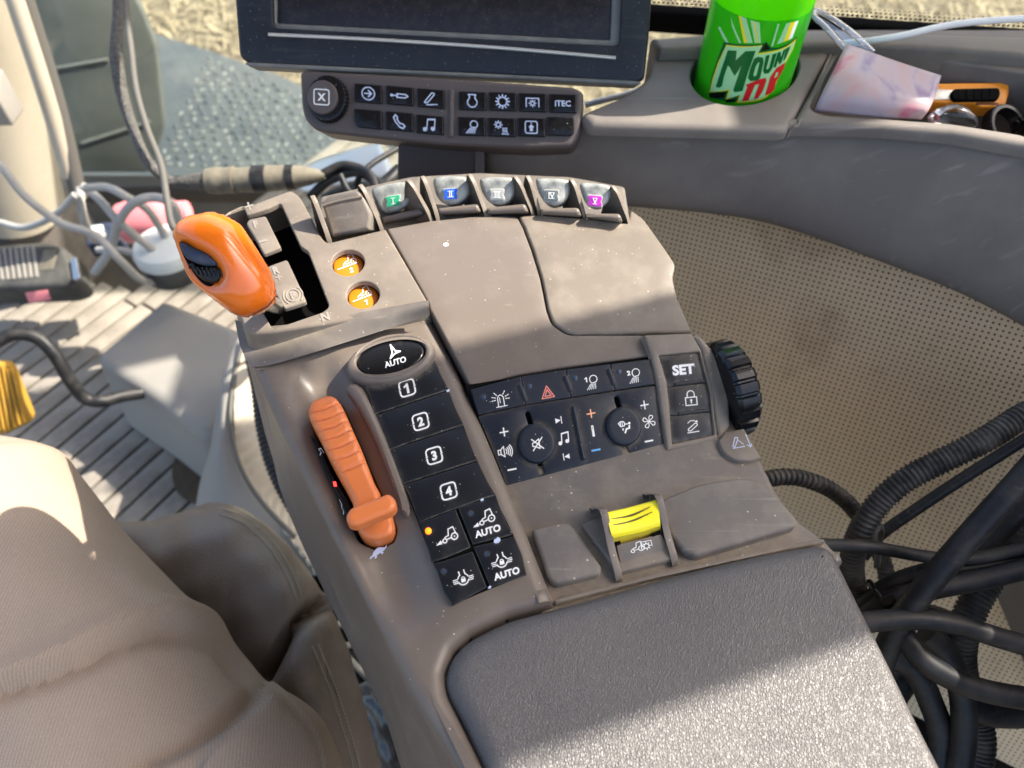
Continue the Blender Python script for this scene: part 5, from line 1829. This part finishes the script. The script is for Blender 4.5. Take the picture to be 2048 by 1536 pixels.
hose('cable', [(380, 712, .47), (460, 716, .47), (620, 724, .47), (850, 762, .475), (1000, 768, .475), (1191, 730, .475), (1320, 700, .475)], 13, 'black cable leaving the armrest corner nearly level', 'cable')
hose('hose', [(540, 1010, .49), (610, 935, .49), (700, 862, .485), (850, 812, .48), (1000, 800, .48), (1191, 775, .48), (1320, 760, .48)], 18, 'upper black hose of the bundle held by the cable tie', 'hose')
hose('hose', [(560, 1040, .48), (680, 930, .475), (850, 880, .47), (1000, 850, .47), (1191, 805, .47), (1320, 770, .47)], 21, 'lower black hose of the bundle held by the cable tie', 'hose')
hose('hose', [(500, 1030, .445), (620, 1000, .445), (800, 990, .445), (950, 1012, .445), (1090, 1055, .445), (1191, 1085, .445), (1320, 1130, .445)], 21, 'shiny black hose crossing right below the cable tie', 'hose')
hose('hose', [(740, 1020, .46), (760, 1065, .455), (830, 1150, .45), (950, 1220, .45), (1070, 1258, .45), (1191, 1280, .45), (1320, 1300, .45)], 23, 'glossy thick black hose curving down then to the right edge', 'hose')
hose('hose', [(700, 1120, .50), (790, 1180, .50), (850, 1300, .50), (885, 1420, .50), (880, 1620, .50)], 24, 'black hose hanging down beside the leather pad', 'hose')
hose('hose', [(830, 1040, .49), (900, 1110, .49), (960, 1250, .49), (970, 1400, .49), (945, 1620, .49)], 25, 'black hose hanging down parallel to the corrugated conduit', 'hose')
hose('hose', [(960, 1300, .53), (1060, 1335, .53), (1191, 1340, .53), (1320, 1320, .53)], 26, 'short dark hose low at the right edge', 'hose')
hose('hose', [(880, 950, .53), (840, 1100, .53), (700, 1300, .53), (720, 1500, .53)], 26, 'dull dark hose deep behind the armrest side', 'hose')
tie = thing('cable_tie', 'black cable tie strapped round the hose bundle', 'cable tie', at(*c8(675, 920, .465)))
tc_ = at(*c8(668, 922, .476))
td = nrm(at(*c8(850, 812, .48)) - at(*c8(610, 935, .49)))
ta_ = nrm(np.cross(td, nrm(CAMP - tc_)))
tb_ = np.cross(td, ta_)
tube('strap', [tc_ + ta_ * .0125 * math.cos(a) + tb_ * .0105 * math.sin(a) for a in np.linspace(0, 2 * math.pi, 14)[:-1]], .0022, M['gloss_black'], tie, n=8, closed=True, sub=4)
box('ratchet', at(*c8(690, 925, .462)), [td, ta_, tb_], (.0045, .0035, .003), M['gloss_black'], tie, .0008)
clip = thing('conduit_clip', 'grey plastic clip holding conduit and thin cable together', 'clip', at(*c8(650, 690, .49)))
q0 = at(*c8(652, 690, .485))
tube('clip_band', [at(*c8(x, y, d)) for x, y, d in ((635, 720, .48), (638, 670, .477), (655, 645, .48), (668, 655, .49), (660, 700, .495), (650, 800, .49))], .003, M['seal'], clip, n=8, oval=.5)
# dark duct low under the hoses
duct = box('floor_duct', at(1700, 1400, .80), [(.9, .4, 0), (-.4, .9, 0), (0, 0, 1)], (.16, .25, .05), M['void'], None, .01)
tag(duct, 'black duct low beneath the hoses beside the armrest', 'duct')

# ================================================================== LEFT SIDE: PILLAR, WINDOW, FLOOR THINGS
# ---- cab pillar
pil = thing('cab_pillar', 'cream cab pillar with grey rubber seal at the upper left', 'pillar', at(60, 470, 1.3))
pb, pt = at(20, 405, 1.38), at(-110, -120, 1.08)
tube('post', [pb, (pb + pt) / 2, pt], .108, M['cream'], pil, n=40, sub=4, oval=.8)
tube('seal', [at(158, 395, 1.22), at(112, 205, 1.14), at(40, -30, 1.05)], .013, M['seal'], pil, n=12)
tube('seal', [at(140, 352, 1.2), at(92, 190, 1.12), at(20, -30, 1.03)], .012, M['cream'], pil, n=12)
lathe('foot', at(24, 425, 1.42), [(.112, -.35), (.116, -.05), (.118, .0), (.112, .02)], M['taupe_d'], pil, n=48)
box('switch_box', at(-8, 195, 1.0), [(1, 0, 0), (0, 1, 0), (0, 0, 1)], (.016, .02, .03), M['greytrim'], pil, .004)
# ---- door glass and what stands outside
gl_ = thing('window_glass', 'clear side window pane behind the display and the cables', 'window', (0, 1.36, 0))
box('pane', (0.25, 1.40, .55), np.eye(3), (1.2, .003, .75), M['glass'], gl_, 0)
box('lower_frame', (-.2, 1.385, -.03), np.eye(3), (.85, .02, .03), M['seal'], gl_, .006)
tp = thing('mottled_plate', 'blue grey raised tread plate outside below the window', 'tread plate', atz(500, 240, -.30))  # added bumpy plate shaped after what resembles a foliage reflection
ST = Plane((0, 0, -.30), (0, 0, 1))
tm = mat('mottled_metal', (.075, .083, .086), .45, metal=.1, dust=(6, (.13, .138, .135), .4, .75, .7), grain=(60, .4, .004))
plate('plate', ST, [(150, -60), (285, 58), (420, 100), (560, 150), (700, 215), (860, 280), (900, 480), (250, 480), (100, 300)], tm, tp, depth=.04, bev=.006)
bv, bf = [], []
p0 = np.array(ST.uv((300, 100)))
for i in range(24):
    for j in range(22):
        c = np.array(ST.uv((315, 330))) + np.array((i * .034 + (j % 2) * .017, j * .032)) + rng.normal(0, .003, 2)
        if not inside(np.array([c]), np.array([ST.uv(q) for q in [(290, 340), (300, 100), (400, 110), (560, 170), (690, 230), (800, 290), (700, 330)]]))[0]:
            continue
        a = (.6 if (i + j) % 2 else -.9) + rng.normal(0, .35)
        ca, sn = math.cos(a), math.sin(a)
        o = len(bv)
        for x, y, z in ((-.013, 0, 0), (0, -.006, 0), (.013, 0, 0), (0, .006, 0), (-.005, 0, .006), (.005, 0, .006)):
            bv.append(ST.xyz(c[0] + x * ca - y * sn, c[1] + x * sn + y * ca, z + .0005))
        bf += [(o, o + 1, o + 4), (o + 1, o + 5, o + 4), (o + 1, o + 2, o + 5), (o + 2, o + 3, o + 5), (o + 3, o + 4, o + 5), (o + 3, o, o + 4)]
tb = link('mottle_bumps', bv, bf, mat('mottle_bump', (.17, .18, .172), .6), tp, 0, kind='stuff')
fen = thing('outer_panel', 'dark grey green panel behind the glass beside the pillar', 'panel', at(190, 200, 1.5))
SFN = Plane(at(190, 180, 1.62), (.25, -.9, .35), (1, 0, 0))
fm = mat('outer_panel_paint', (.10, .108, .104), .4, dust=(6, (.20, .205, .19), .35, .75, .7))
plate('panel_sheet', SFN, rp([(60, -60), (240, -60), (285, 20), (312, 90), (330, 250), (300, 345), (120, 345)], 12), fm, fen, depth=.03, bev=.006)
plate('panel_ridge', SFN, [(100, 136), (215, 116), (216, 123), (101, 143)], mat('panel_ridge_paint', (.19, .20, .19), .35), fen, h=.004, depth=.006, bev=.002)
plate('panel_ridge', SFN, [(160, 285), (300, 240), (302, 247), (162, 292)], bpy.data.materials['panel_ridge_paint'], fen, h=.004, depth=.006, bev=.002)
sheet = patch('loose_foil', [[(585, 345, 1.02), (640, 318, 1.02), (700, 300, 1.0), (760, 285, 1.0)], [(590, 370, 1.0), (650, 345, .99), (700, 335, .98), (775, 318, .98)], [(610, 385, .99), (660, 372, .97), (720, 362, .97), (790, 350, .97)]],
              mat('pale_foil', (.58, .62, .62), .25, metal=.3), None, n=5, thick=.001)
tag(sheet, 'pale shiny sheet lying left of the bracket behind the connector', 'sheet')
ck = thing('cable_loom', 'tangle of black wires behind the connector and levers', 'wires', at(720, 365, .8))
for q, r in (([(640, 350, .80), (690, 330, .80), (740, 350, .79), (760, 400, .78)], 9), ([(620, 395, .82), (660, 360, .81), (720, 345, .8), (780, 385, .78)], 10), ([(650, 400, .84), (700, 378, .83), (760, 372, .82), (800, 340, .83)], 14),
             ([(700, 395, .8), (730, 340, .8), (790, 300, .82), (820, 290, .83)], 6), ([(680, 350, .78), (700, 385, .78), (740, 400, .78), (770, 390, .78)], 7)):
    ptube('wire', q, r, M['hose'], ck)

# ---- braided harness with its connector
har = thing('braided_harness', 'black braided harness hanging down to a tan cable connector', 'harness', at(340, 365, .80))
ptube('sleeve', [(236, -60, .83), (236, 30, .83), (233, 110, .82), (245, 190, .82), (268, 262, .81), (295, 322, .80), (325, 352, .80), (350, 364, .80)], [10, 10, 13, 12, 10, 10, 9, 8], M['braid'], har, n=16)
cs = [((340, 366), (418, 362), [8, 12, 17, 20], 'braid'), ((415, 362), (470, 360), [24, 27, 25, 27], 'tan'), ((470, 360), (508, 359), [24, 25], 'tan'), ((508, 358), (535, 357), [27, 27], 'hose'), ((535, 357), (575, 355), [26, 24], 'tan'), ((575, 355), (590, 354), [26, 25], 'hose'), ((590, 354), (650, 350), [23, 18, 8], 'tan')]
for a, b, rr, mm in cs:
    pts = [(a[0] + (b[0] - a[0]) * t, a[1] + (b[1] - a[1]) * t, .80 + t * .0) for t in (0, .33, .66, 1)]
    ptube('connector_ring' if mm != 'braid' else 'boot', pts, rr, M[mm], har, n=28, sub=3)
tag(ptube('grey_cable', [(250, -60, .80), (252, 20, .80), (262, 100, .795), (272, 180, .79), (295, 260, .785), (322, 330, .78), (334, 400, .77), (345, 452, .77), (370, 470, .78)], 7, M['seal'], None), 'dark grey cable hanging alongside the braided harness', 'cable')

# ---- grey cables on the floor
gc = 'loose grey cables at the upper left'
for q, r, lb in (([(-60, 280, 1.0), (0, 330, 1.0), (50, 392, 1.02), (120, 445, 1.05), (190, 470, 1.06), (240, 520, 1.08), (290, 562, 1.14), (352, 552, 1.19)], 8, 'long pale cable crossing from the left edge to the round puck'),
                 ([(160, 375, 1.1), (162, 410, 1.1), (172, 450, 1.12), (190, 480, 1.2), (205, 470, 1.27)], 8, 'pale cable dropping straight down from the pillar seal'),
                 ([(165, 372, 1.08), (200, 400, 1.08), (235, 440, 1.08), (290, 488, 1.12), (345, 530, 1.18)], 8, 'pale cable slanting from the pillar foot to the puck'),
                 ([(170, 376, 1.06), (215, 375, 1.06), (255, 395, 1.06), (300, 425, 1.1), (345, 500, 1.18)], 8, 'pale cable arching right from the pillar seal'),
                 ([(190, 545, 1.15), (220, 500, 1.12), (240, 440, 1.08), (270, 405, 1.05), (310, 395, 1.05), (345, 410, 1.05), (360, 450, 1.08)], 9, 'pale cable looping in front of the pink bottle'),
                 ([(0, 445, 1.15), (50, 455, 1.13), (110, 430, 1.1), (150, 390, 1.08)], 7, 'brownish cable hugging the pillar foot'),
                 ([(195, 500, 1.16), (240, 500, 1.15), (290, 510, 1.15), (350, 505, 1.15)], 7, 'pale cable lying flat left of the puck')):
    tag(ptube('grey_cable', q, r, M['cable_g'], None), lb, 'cable', gc)
# ---- pink bottle, puck, navy box, radio
pn = lathe('pink_bottle', at(285, 440, 1.2), [(.001, -.035), (.024, -.035), (.031, -.03), (.034, -.01), (.034, .03), (.03, .045), (.018, .06), (.016, .075), (.001, .076)], M['pink'], None, n=36, axis=(.95, .1, .15))
tag(pn, 'pink plastic bottle lying behind the orange lever knob', 'bottle')
pu = thing('round_puck', 'white round puck with dark base left of the orange lever knob', 'puck', at(355, 520, 1.18))
lathe('base', at(352, 540, 1.19), [(.044, 0), (.046, .004), (.046, .03), (.043, .034)], M['radio'], pu, n=44)
lathe('top', at(352, 540, 1.19) + np.array([0, 0, .034]), [(.047, 0), (.048, .012), (.044, .02), (.03, .024), (.001, .025)], M['white'], pu, n=44)
nb_ = thing('navy_box', 'small navy box with pale label between the radio and the pink bottle', 'box', at(200, 475, 1.3))
SNV = Plane(at(200, 465, 1.28), (0, -.1, 1))
plate('case', SNV, rp([(168, 448), (236, 440), (244, 478), (172, 490)], 6), M['navy'], nb_, depth=.03, bev=.004)
plate('label', SNV, rp([(176, 452), (205, 449), (208, 462), (178, 466)], 2), M['white'], nb_, h=.0008, depth=.001, bev=.0002)
rd = thing('radio_microphone', 'grey hand radio with ribbed speaker face on the floor at left', 'radio', at(60, 540, 1.25))
SR = Plane(at(60, 520, 1.28), (-.1, -.3, .95), (1, 0, 0))
plate('case', SR, rp([(-60, 496, 20), (20, 486), (95, 480, 20), (128, 492, 20), (150, 560, 24), (120, 572), (-80, 580, 20)], 14), M['radio'], rd, depth=.055, bev=.01, nb=5)
for k in range(9):
    x = -30 + k * 11.5
    plate('speaker_slat', SR, [(x, 500 - k * .9), (x + 6, 499.5 - k * .9), (x + 14, 560 - k * .9), (x + 8, 561 - k * .9)], M['greytrim'], rd, h=.002, depth=.003, bev=.0006)
plate('label', SR, rp([(87, 500), (116, 497), (106, 538), (76, 541)], 2), M['tan'], rd, h=.0012, depth=.002, bev=.0003)
plate('clip', SR, rp([(140, 515), (152, 512), (160, 555), (146, 560)], 3), M['chrome'], rd, h=.004, depth=.01, bev=.002)
SR2 = Plane(at(75, 595, 1.20), (0.02, -.9, .35), (1, 0, 0))
plate('rating_label', SR2, [(50, 586), (95, 580), (102, 600), (58, 606)], M['pink'], rd, h=.0008, depth=.0008, bev=.0002)

# ---- grey floor box with the pedal
SGB = Plane((0, 0, .16), (0, 0, 1))
gbx = plate('floor_box', SGB, rp([(325, 593, 14), (488, 658, 26), (470, 760, 20), (432, 872, 22), (400, 872, 20), (300, 795), (190, 722, 18), (196, 700, 14)], 14, 6), M['greytrim'], None, depth=.15, bev=.02, nb=6, draft=.08)
tag(gbx, 'blocky grey plastic box on the floor beside the armrest', 'floor box')
pe = thing('pedal', 'black bent rod carrying a ribbed yellow pedal at the left edge', 'pedal', atz(240, 800, .03))
ptube('rod', [(-70, 720, 1.0), (-10, 685, 1.02), (30, 668, 1.03), (75, 676, 1.04), (110, 710, 1.05), (140, 760, 1.07), (170, 796, 1.09), (205, 802, 1.10), (245, 792, 1.12), (290, 785, 1.14)], 13, M['hose'], pe, n=18)
SPD = Plane(at(15, 800, .98), (.25, -.75, .6), (1, .2, 0))
pdp = plate('pedal_plate', SPD, rp([(-90, 725, 10), (15, 725, 10), (26, 738, 8), (64, 832, 8), (60, 845, 8), (10, 870, 10), (-90, 870, 10)], 8), M['ocher'], pe, depth=.014, bev=.004)
for k in range(9):
    x = -62 + k * 10.5
    y0_, y1_ = 732 + max(0, (k - 6) * 8), 860
    y1_ = min(860, 863 - .5 * max(0, x + 14))
    plate('pedal_rib', SPD, [(x, y0_), (x + 5.5, y0_), (x + 5.5 + 24, y1_), (x + 24, y1_)], M['ocher'], pdp, h=.0035, depth=.004, bev=.001)

# ---- seat pedestal: cream wall with hose
ped = thing('seat_pedestal', 'cream ribbed pedestal bellows between floor box and armrest', 'pedestal', at(520, 1000, 1.0))


def bell(px_, py_, p):
    return .0012 * math.sin(p[2] * 2 * math.pi / .006)


patch('bellows', [[(505, 640, 1.05), (560, 640, 1.05), (640, 660, 1.06), (760, 720, 1.08)], [(480, 720, 1.0), (530, 740, 1.0), (640, 780, 1.02), (760, 820, 1.05)], [(468, 820, .97), (520, 860, .97), (640, 900, .99), (780, 940, 1.02)],
                  [(482, 930, .95), (540, 985, .95), (660, 1040, .97), (800, 1090, 1.0)], [(540, 1020, .94), (600, 1080, .94), (690, 1150, .96), (820, 1250, 1.0)], [(600, 1100, .93), (660, 1180, .93), (740, 1280, .95), (860, 1400, 1.0)]], M['cream'], ped, n=26, disp=bell, thick=.004)
patch('skirt', [[(490, 650, 1.06), (480, 660, 1.04), (490, 690, 1.02), (520, 720, 1.03)], [(462, 740, 1.02), (448, 760, 1.0), (455, 780, .98), (480, 800, .985)], [(436, 860, 1.02), (425, 890, .98), (440, 900, .955), (472, 900, .96)],
                [(400, 980, 1.0), (412, 1000, .97), (450, 990, .945), (492, 960, .95)], [(400, 1080, 1.0), (450, 1100, .96), (510, 1070, .935), (560, 1040, .94)], [(480, 1180, 1.0), (540, 1200, .95), (590, 1160, .93), (640, 1150, .94)]], M['greytrim'], ped, n=6, thick=.004)
ptube('edge_welt', [(492, 668, 1.01), (472, 740, .99), (461, 830, .962), (476, 920, .942), (520, 1000, .93), (590, 1075, .925)], 4.5, M['seal'], ped, n=8)
tag(ptube('ribbed_hose', [(500, 700, .93), (515, 770, .90), (525, 850, .88), (545, 930, .86), (585, 1010, .84), (640, 1085, .82), (700, 1160, .80), (760, 1250, .80)], 15, M['hose'], None, ridge=(.006, .0012), n=18), 'black ribbed hose running down behind the armrest left side', 'hose')
# debris on the floor next to the box
dirt = decal('floor_dirt', Plane((0, 0, .0045), (0, 0, 1)), crs([(380, 880), (420, 870), (440, 930), (450, 1000), (400, 1010), (355, 985), (345, 930)], 4, True), mat('floor_dirt', (.075, .055, .035), .95, grain=(300, .8, .002), var=(60, (.12, .09, .06), .7)), fl, h=.0005, grid=.02)

# ================================================================== SEAT AND PERSON
seat = thing('seat', 'brown leather driver seat with stitched side bolster', 'seat', at(560, 1300, .72))


def poly_d(px_, py_, pts):
    """distance to a polyline, and the same signed by side; fades out past its ends"""
    A = np.array(pts, float)
    ab = A[1:] - A[:-1]
    q = np.array((px_, py_)) - A[:-1]
    L2 = np.sum(ab * ab, 1)
    t = np.clip(np.sum(q * ab, 1) / L2, 0, 1)
    r = q - ab * t[:, None]
    d = np.hypot(r[:, 0], r[:, 1])
    k = int(np.argmin(d))
    s_ = ab[k, 0] * q[k, 1] - ab[k, 1] * q[k, 0]
    return d[k], math.copysign(d[k], s_), (k + t[k]) / len(ab)


def endfade(t, w=.18):
    a = min(t, 1 - t) / w
    return max(0, min(1, a)) ** 2 * (3 - 2 * max(0, min(1, a)))


crease = crs([(500, 1400), (530, 1362), (555, 1310), (580, 1265), (612, 1230), (655, 1205)], 5)
seamA = crs([(300, 1046), (430, 1010), (500, 1036), (545, 1075), (590, 1135), (610, 1190), (625, 1250), (650, 1330), (690, 1430), (725, 1560)], 6)


def seat_disp(x, y, p):
    d, s_, t = poly_d(x, y, crease)
    z = -.022 * math.exp(-(d / 11) ** 2) + .009 * math.exp(-((s_ - 45) / 40) ** 2) * endfade(t)
    d2, _, _ = poly_d(x, y, seamA)
    z -= .0016 * math.exp(-(d2 / 5) ** 2)
    z += .0012 * math.sin(x * .05 + y * .03) * math.sin(y * .043 - x * .02)
    return z


patch('cushion', [[(230, 1130, .70), (190, 1040, .66), (240, 1090, .635), (300, 1180, .62), (330, 1300, .62)], [(330, 1110, .70), (300, 1043, .665), (320, 1100, .625), (360, 1200, .61), (380, 1330, .61)],
                  [(430, 1090, .71), (432, 1009, .665), (430, 1060, .622), (430, 1160, .605), (430, 1300, .605)], [(520, 1120, .72), (522, 1040, .665), (490, 1090, .622), (470, 1180, .605), (460, 1310, .605)],
                  [(600, 1190, .73), (600, 1120, .665), (560, 1160, .615), (520, 1230, .60), (480, 1330, .60)], [(655, 1290, .73), (655, 1205, .66), (610, 1240, .61), (560, 1290, .595), (500, 1360, .60)],
                  [(700, 1390, .73), (698, 1310, .65), (645, 1330, .60), (590, 1360, .585), (520, 1420, .60)], [(735, 1480, .73), (730, 1420, .64), (675, 1430, .592), (610, 1450, .578), (540, 1490, .60)],
                  [(780, 1600, .73), (775, 1580, .64), (715, 1580, .585), (640, 1580, .57), (560, 1590, .60)], [(840, 1740, .73), (835, 1730, .64), (770, 1730, .58), (690, 1720, .565), (600, 1720, .60)]], M['leather'], seat, n=12, disp=seat_disp)
# stitches along the seam
stm = mat('stitch_thread', (.36, .32, .25), .7)
seam_px = crs([(440, 1022), (490, 1042), (535, 1082), (565, 1122), (585, 1160), (600, 1200)], 8) + crs([(630, 1290), (655, 1350), (680, 1420), (705, 1500), (718, 1560)], 10)
dg = bpy.context.evaluated_depsgraph_get()
cush = bpy.data.objects['cushion']
from mathutils.bvhtree import BVHTree


def bvh_of(o):
    me = o.data
    return BVHTree.FromPolygons([tuple(v.co + o.location) for v in me.vertices], [tuple(p.vertices) for p in me.polygons])


def drape(bvh, x, y, lift=.0005):
    r = ray(x, y)
    hit = bvh.ray_cast(Vector(CAMP), Vector(r))
    if hit[0] is None:
        return None
    return np.array(hit[0]) - nrm(r) * lift


# WLOC is the true world location because every parent carries the inverse offset
bs = BVHTree.FromPolygons([tuple(np.array(v.co) + WLOC['cushion']) for v in cush.data.vertices], [tuple(p.vertices) for p in cush.data.polygons])
for off in (0, 13):
    for i in range(0, len(seam_px) - 1):
        a, b = np.array(seam_px[i]), np.array(seam_px[i + 1])
        d = nrm(b - a)
        n2 = np.array((-d[1], d[0])) * (6 if off else -6)
        L = np.linalg.norm(b - a)
        if L > 40:
            continue
        for t in np.arange(0, L, 7.5):
            q0, q1 = a + d * t + n2, a + d * (t + 4.6) + n2
            w0, w1 = drape(bs, *q0), drape(bs, *q1)
            if w0 is None or w1 is None:
                continue
            tube('stitch', [w0, w1], .00075, stm, cush, n=5)
bas = thing('suspension_frame', 'black suspension frame in the gap left of the armrest', 'frame', at(720, 1250, .85))
ptube('frame_bar', [(650, 1240, .80), (720, 1262, .80), (800, 1290, .80)], 6, M['radio'], bas, n=10)
ptube('frame_bar', [(660, 1300, .80), (720, 1285, .80), (800, 1262, .80)], 7, M['radio'], bas, n=10)
box('pan', at(740, 1340, .93), np.eye(3), (.13, .16, .03), M['void'], bas, .01)
ptube('link_rod', [(690, 1310, .78), (715, 1335, .77), (735, 1355, .76)], 7, M['radio'], bas, n=10)
bg_disp = lambda x, y, p: .004 * math.sin(x * .06 + y * .04) * math.sin(y * .05 - x * .03) + .0015 * math.sin(x * .17 - y * .11)
bag = patch('plastic_bag', [[(640, 1440, .80), (740, 1350, .78), (800, 1320, .77), (860, 1330, .78), (960, 1360, .80)], [(660, 1500, .78), (750, 1400, .75), (820, 1380, .74), (880, 1400, .76), (990, 1430, .79)], [(680, 1580, .77), (760, 1470, .74), (840, 1450, .73), (900, 1470, .76), (1010, 1500, .79)], [(700, 1700, .77), (790, 1560, .74), (860, 1540, .73), (930, 1560, .76), (1040, 1600, .79)]],
            mat('grey_plastic_bag', (.045, .052, .058), .22, dust=(35, (.24, .23, .20), .52, .72, .6), coat=.3), None, n=14, disp=bg_disp)
tag(bag, 'crumpled smoky plastic bag in the gap below the armrest', 'bag')

# ---- person: only the right thigh in khaki trousers is in view
per = thing('person', 'seated person in khaki twill trousers, right thigh in view', 'person', at(150, 1400, .7))
sil = [(-260, 830, .66), (-120, 845, .65), (0, 868, .635), (80, 885, .625), (128, 908, .615), (165, 955, .605), (205, 1005, .598), (250, 1062, .59), (330, 1150, .578), (440, 1268, .563), (530, 1362, .553), (585, 1392, .548), (630, 1425, .544), (662, 1470, .541), (690, 1540, .54), (720, 1620, .54), (760, 1740, .54)]
sil = crs(sil, 13)
axis_a = [.062, .068, .074, .080, .085, .088, .09, .092, .094, .095, .096, .097, .098, .10, .10, .10, .10]
stn = np.linspace(0, 1, len(sil))
av = np.interp(stn, np.linspace(0, 1, len(axis_a)), axis_a)
fold1 = crs([(-40, 1385), (0, 1368), (134, 1319), (268, 1262), (357, 1252), (447, 1288), (531, 1372)], 6)
fold2 = crs([(250, 1560), (330, 1520), (430, 1470), (500, 1420), (535, 1375)], 6)
fold3 = crs([(215, 1090), (300, 1170), (420, 1270), (480, 1330)], 6)
fold4 = crs([(20, 1240), (120, 1240), (230, 1210), (330, 1200)], 6)
seamT = crs([(530, 1362), (575, 1400), (620, 1450), (645, 1500), (655, 1570)], 6)


def cloth(x, y):
    z = 0
    d, q, t = poly_d(x, y, fold1)
    z += (.009 * math.exp(-((q + 18) / 26) ** 2) - .008 * math.exp(-((q - 16) / 20) ** 2)) * endfade(t, .10)
    d, q, t = poly_d(x, y, fold2)
    z += (-.007 * math.exp(-((q + 10) / 20) ** 2) + .006 * math.exp(-((q - 26) / 34) ** 2)) * endfade(t, .2)
    d, q, t = poly_d(x, y, fold3)
    z += .004 * math.exp(-((q - 24) / 26) ** 2) * endfade(t, .3)
    d, q, t = poly_d(x, y, fold4)
    z += .003 * math.exp(-(d / 45) ** 2) * endfade(t, .4)
    d, q, t = poly_d(x, y, seamT)
    z += (.0030 / (1 + math.exp(-q / 1.6)) * math.exp(-(max(q, 0) / 60) ** 2) + .0010 * math.exp(-((q - 5) / 3.5) ** 2) - .0010 * math.exp(-((q - 12) / 3) ** 2)) * endfade(t, .08) * math.exp(-(max(-q, 0) / 30) ** 2)
    z += .0016 * math.sin(x * .011 + 1.3) * math.sin(y * .013 + x * .004)
    return z


V, F = [], []
nph = 200
SP3 = [at(*q) for q in sil]
for i, q in enumerate(SP3):
    A_ = nrm(SP3[min(i + 1, len(SP3) - 1)] - SP3[max(i - 1, 0)])
    D_ = nrm(q - CAMP)
    L_ = nrm(np.cross(A_, D_))
    c2 = q + L_ * .01
    if (np.array(pix(c2)) - np.array(pix(q))) @ np.array((-.6, .8)) < 0:
        L_ = -L_
    Dp = nrm(D_ - A_ * (D_ @ A_))
    C_ = q + L_ * av[i]
    for k in range(nph):
        f_ = 2 * math.pi * k / nph
        nv = -L_ * math.cos(f_) - Dp * math.sin(f_)
        p = C_ - L_ * math.cos(f_) * av[i] - Dp * math.sin(f_) * av[i] * .92
        if math.sin(f_) > -.15 and -60 < pix(p)[0] < 760 and pix(p)[1] < 1620:
            p = p + nrm(nv) * cloth(*pix(p)) * min(1, math.sin(f_) * 3 + .5)
        V.append(p)
for i in range(len(SP3) - 1):
    F += [(i * nph + k, i * nph + (k + 1) % nph, (i + 1) * nph + (k + 1) % nph, (i + 1) * nph + k) for k in range(nph)]
F.append(tuple(range(nph)))
F.append(tuple((len(SP3) - 1) * nph + k for k in range(nph))[::-1])
trs = link('trousers', V, F, M['twill'], per, 60)
ul = trs.data.uv_layers.new(name='UVMap')
al = np.concatenate([[0], np.cumsum([np.linalg.norm(b - a) for a, b in zip(SP3[:-1], SP3[1:])])])
for p in trs.data.polygons[:-2]:
    ks = [v % nph for v in p.vertices]
    wrap = max(ks) - min(ks) > nph / 2
    for li, v in zip(p.loop_indices, p.vertices):
        k = v % nph
        if wrap and k < nph / 2:
            k += nph
        ul.data[li].uv = (al[v // nph], k / nph * 2 * math.pi * .09)
bt = BVHTree.FromPolygons([tuple(np.array(v.co) + WLOC['trousers']) for v in trs.data.vertices], [tuple(p.vertices) for p in trs.data.polygons])
thr = mat('khaki_thread', (.26, .20, .15), .8)
for off in (9, 15):
    for a, b in zip(seamT[:-1], seamT[1:]):
        a, b = np.array(a), np.array(b)
        d = nrm(b - a)
        n2 = np.array((-d[1], d[0])) * off
        for t in np.arange(0, np.linalg.norm(b - a), 9.0):
            w0, w1 = drape(bt, *(a + d * t + n2), .0003), drape(bt, *(a + d * (t + 5.5) + n2), .0003)
            if w0 is None or w1 is None or np.linalg.norm(w1 - w0) > .006:
                continue
            tube('stitch', [w0, w1], .00045, thr, trs, n=5)
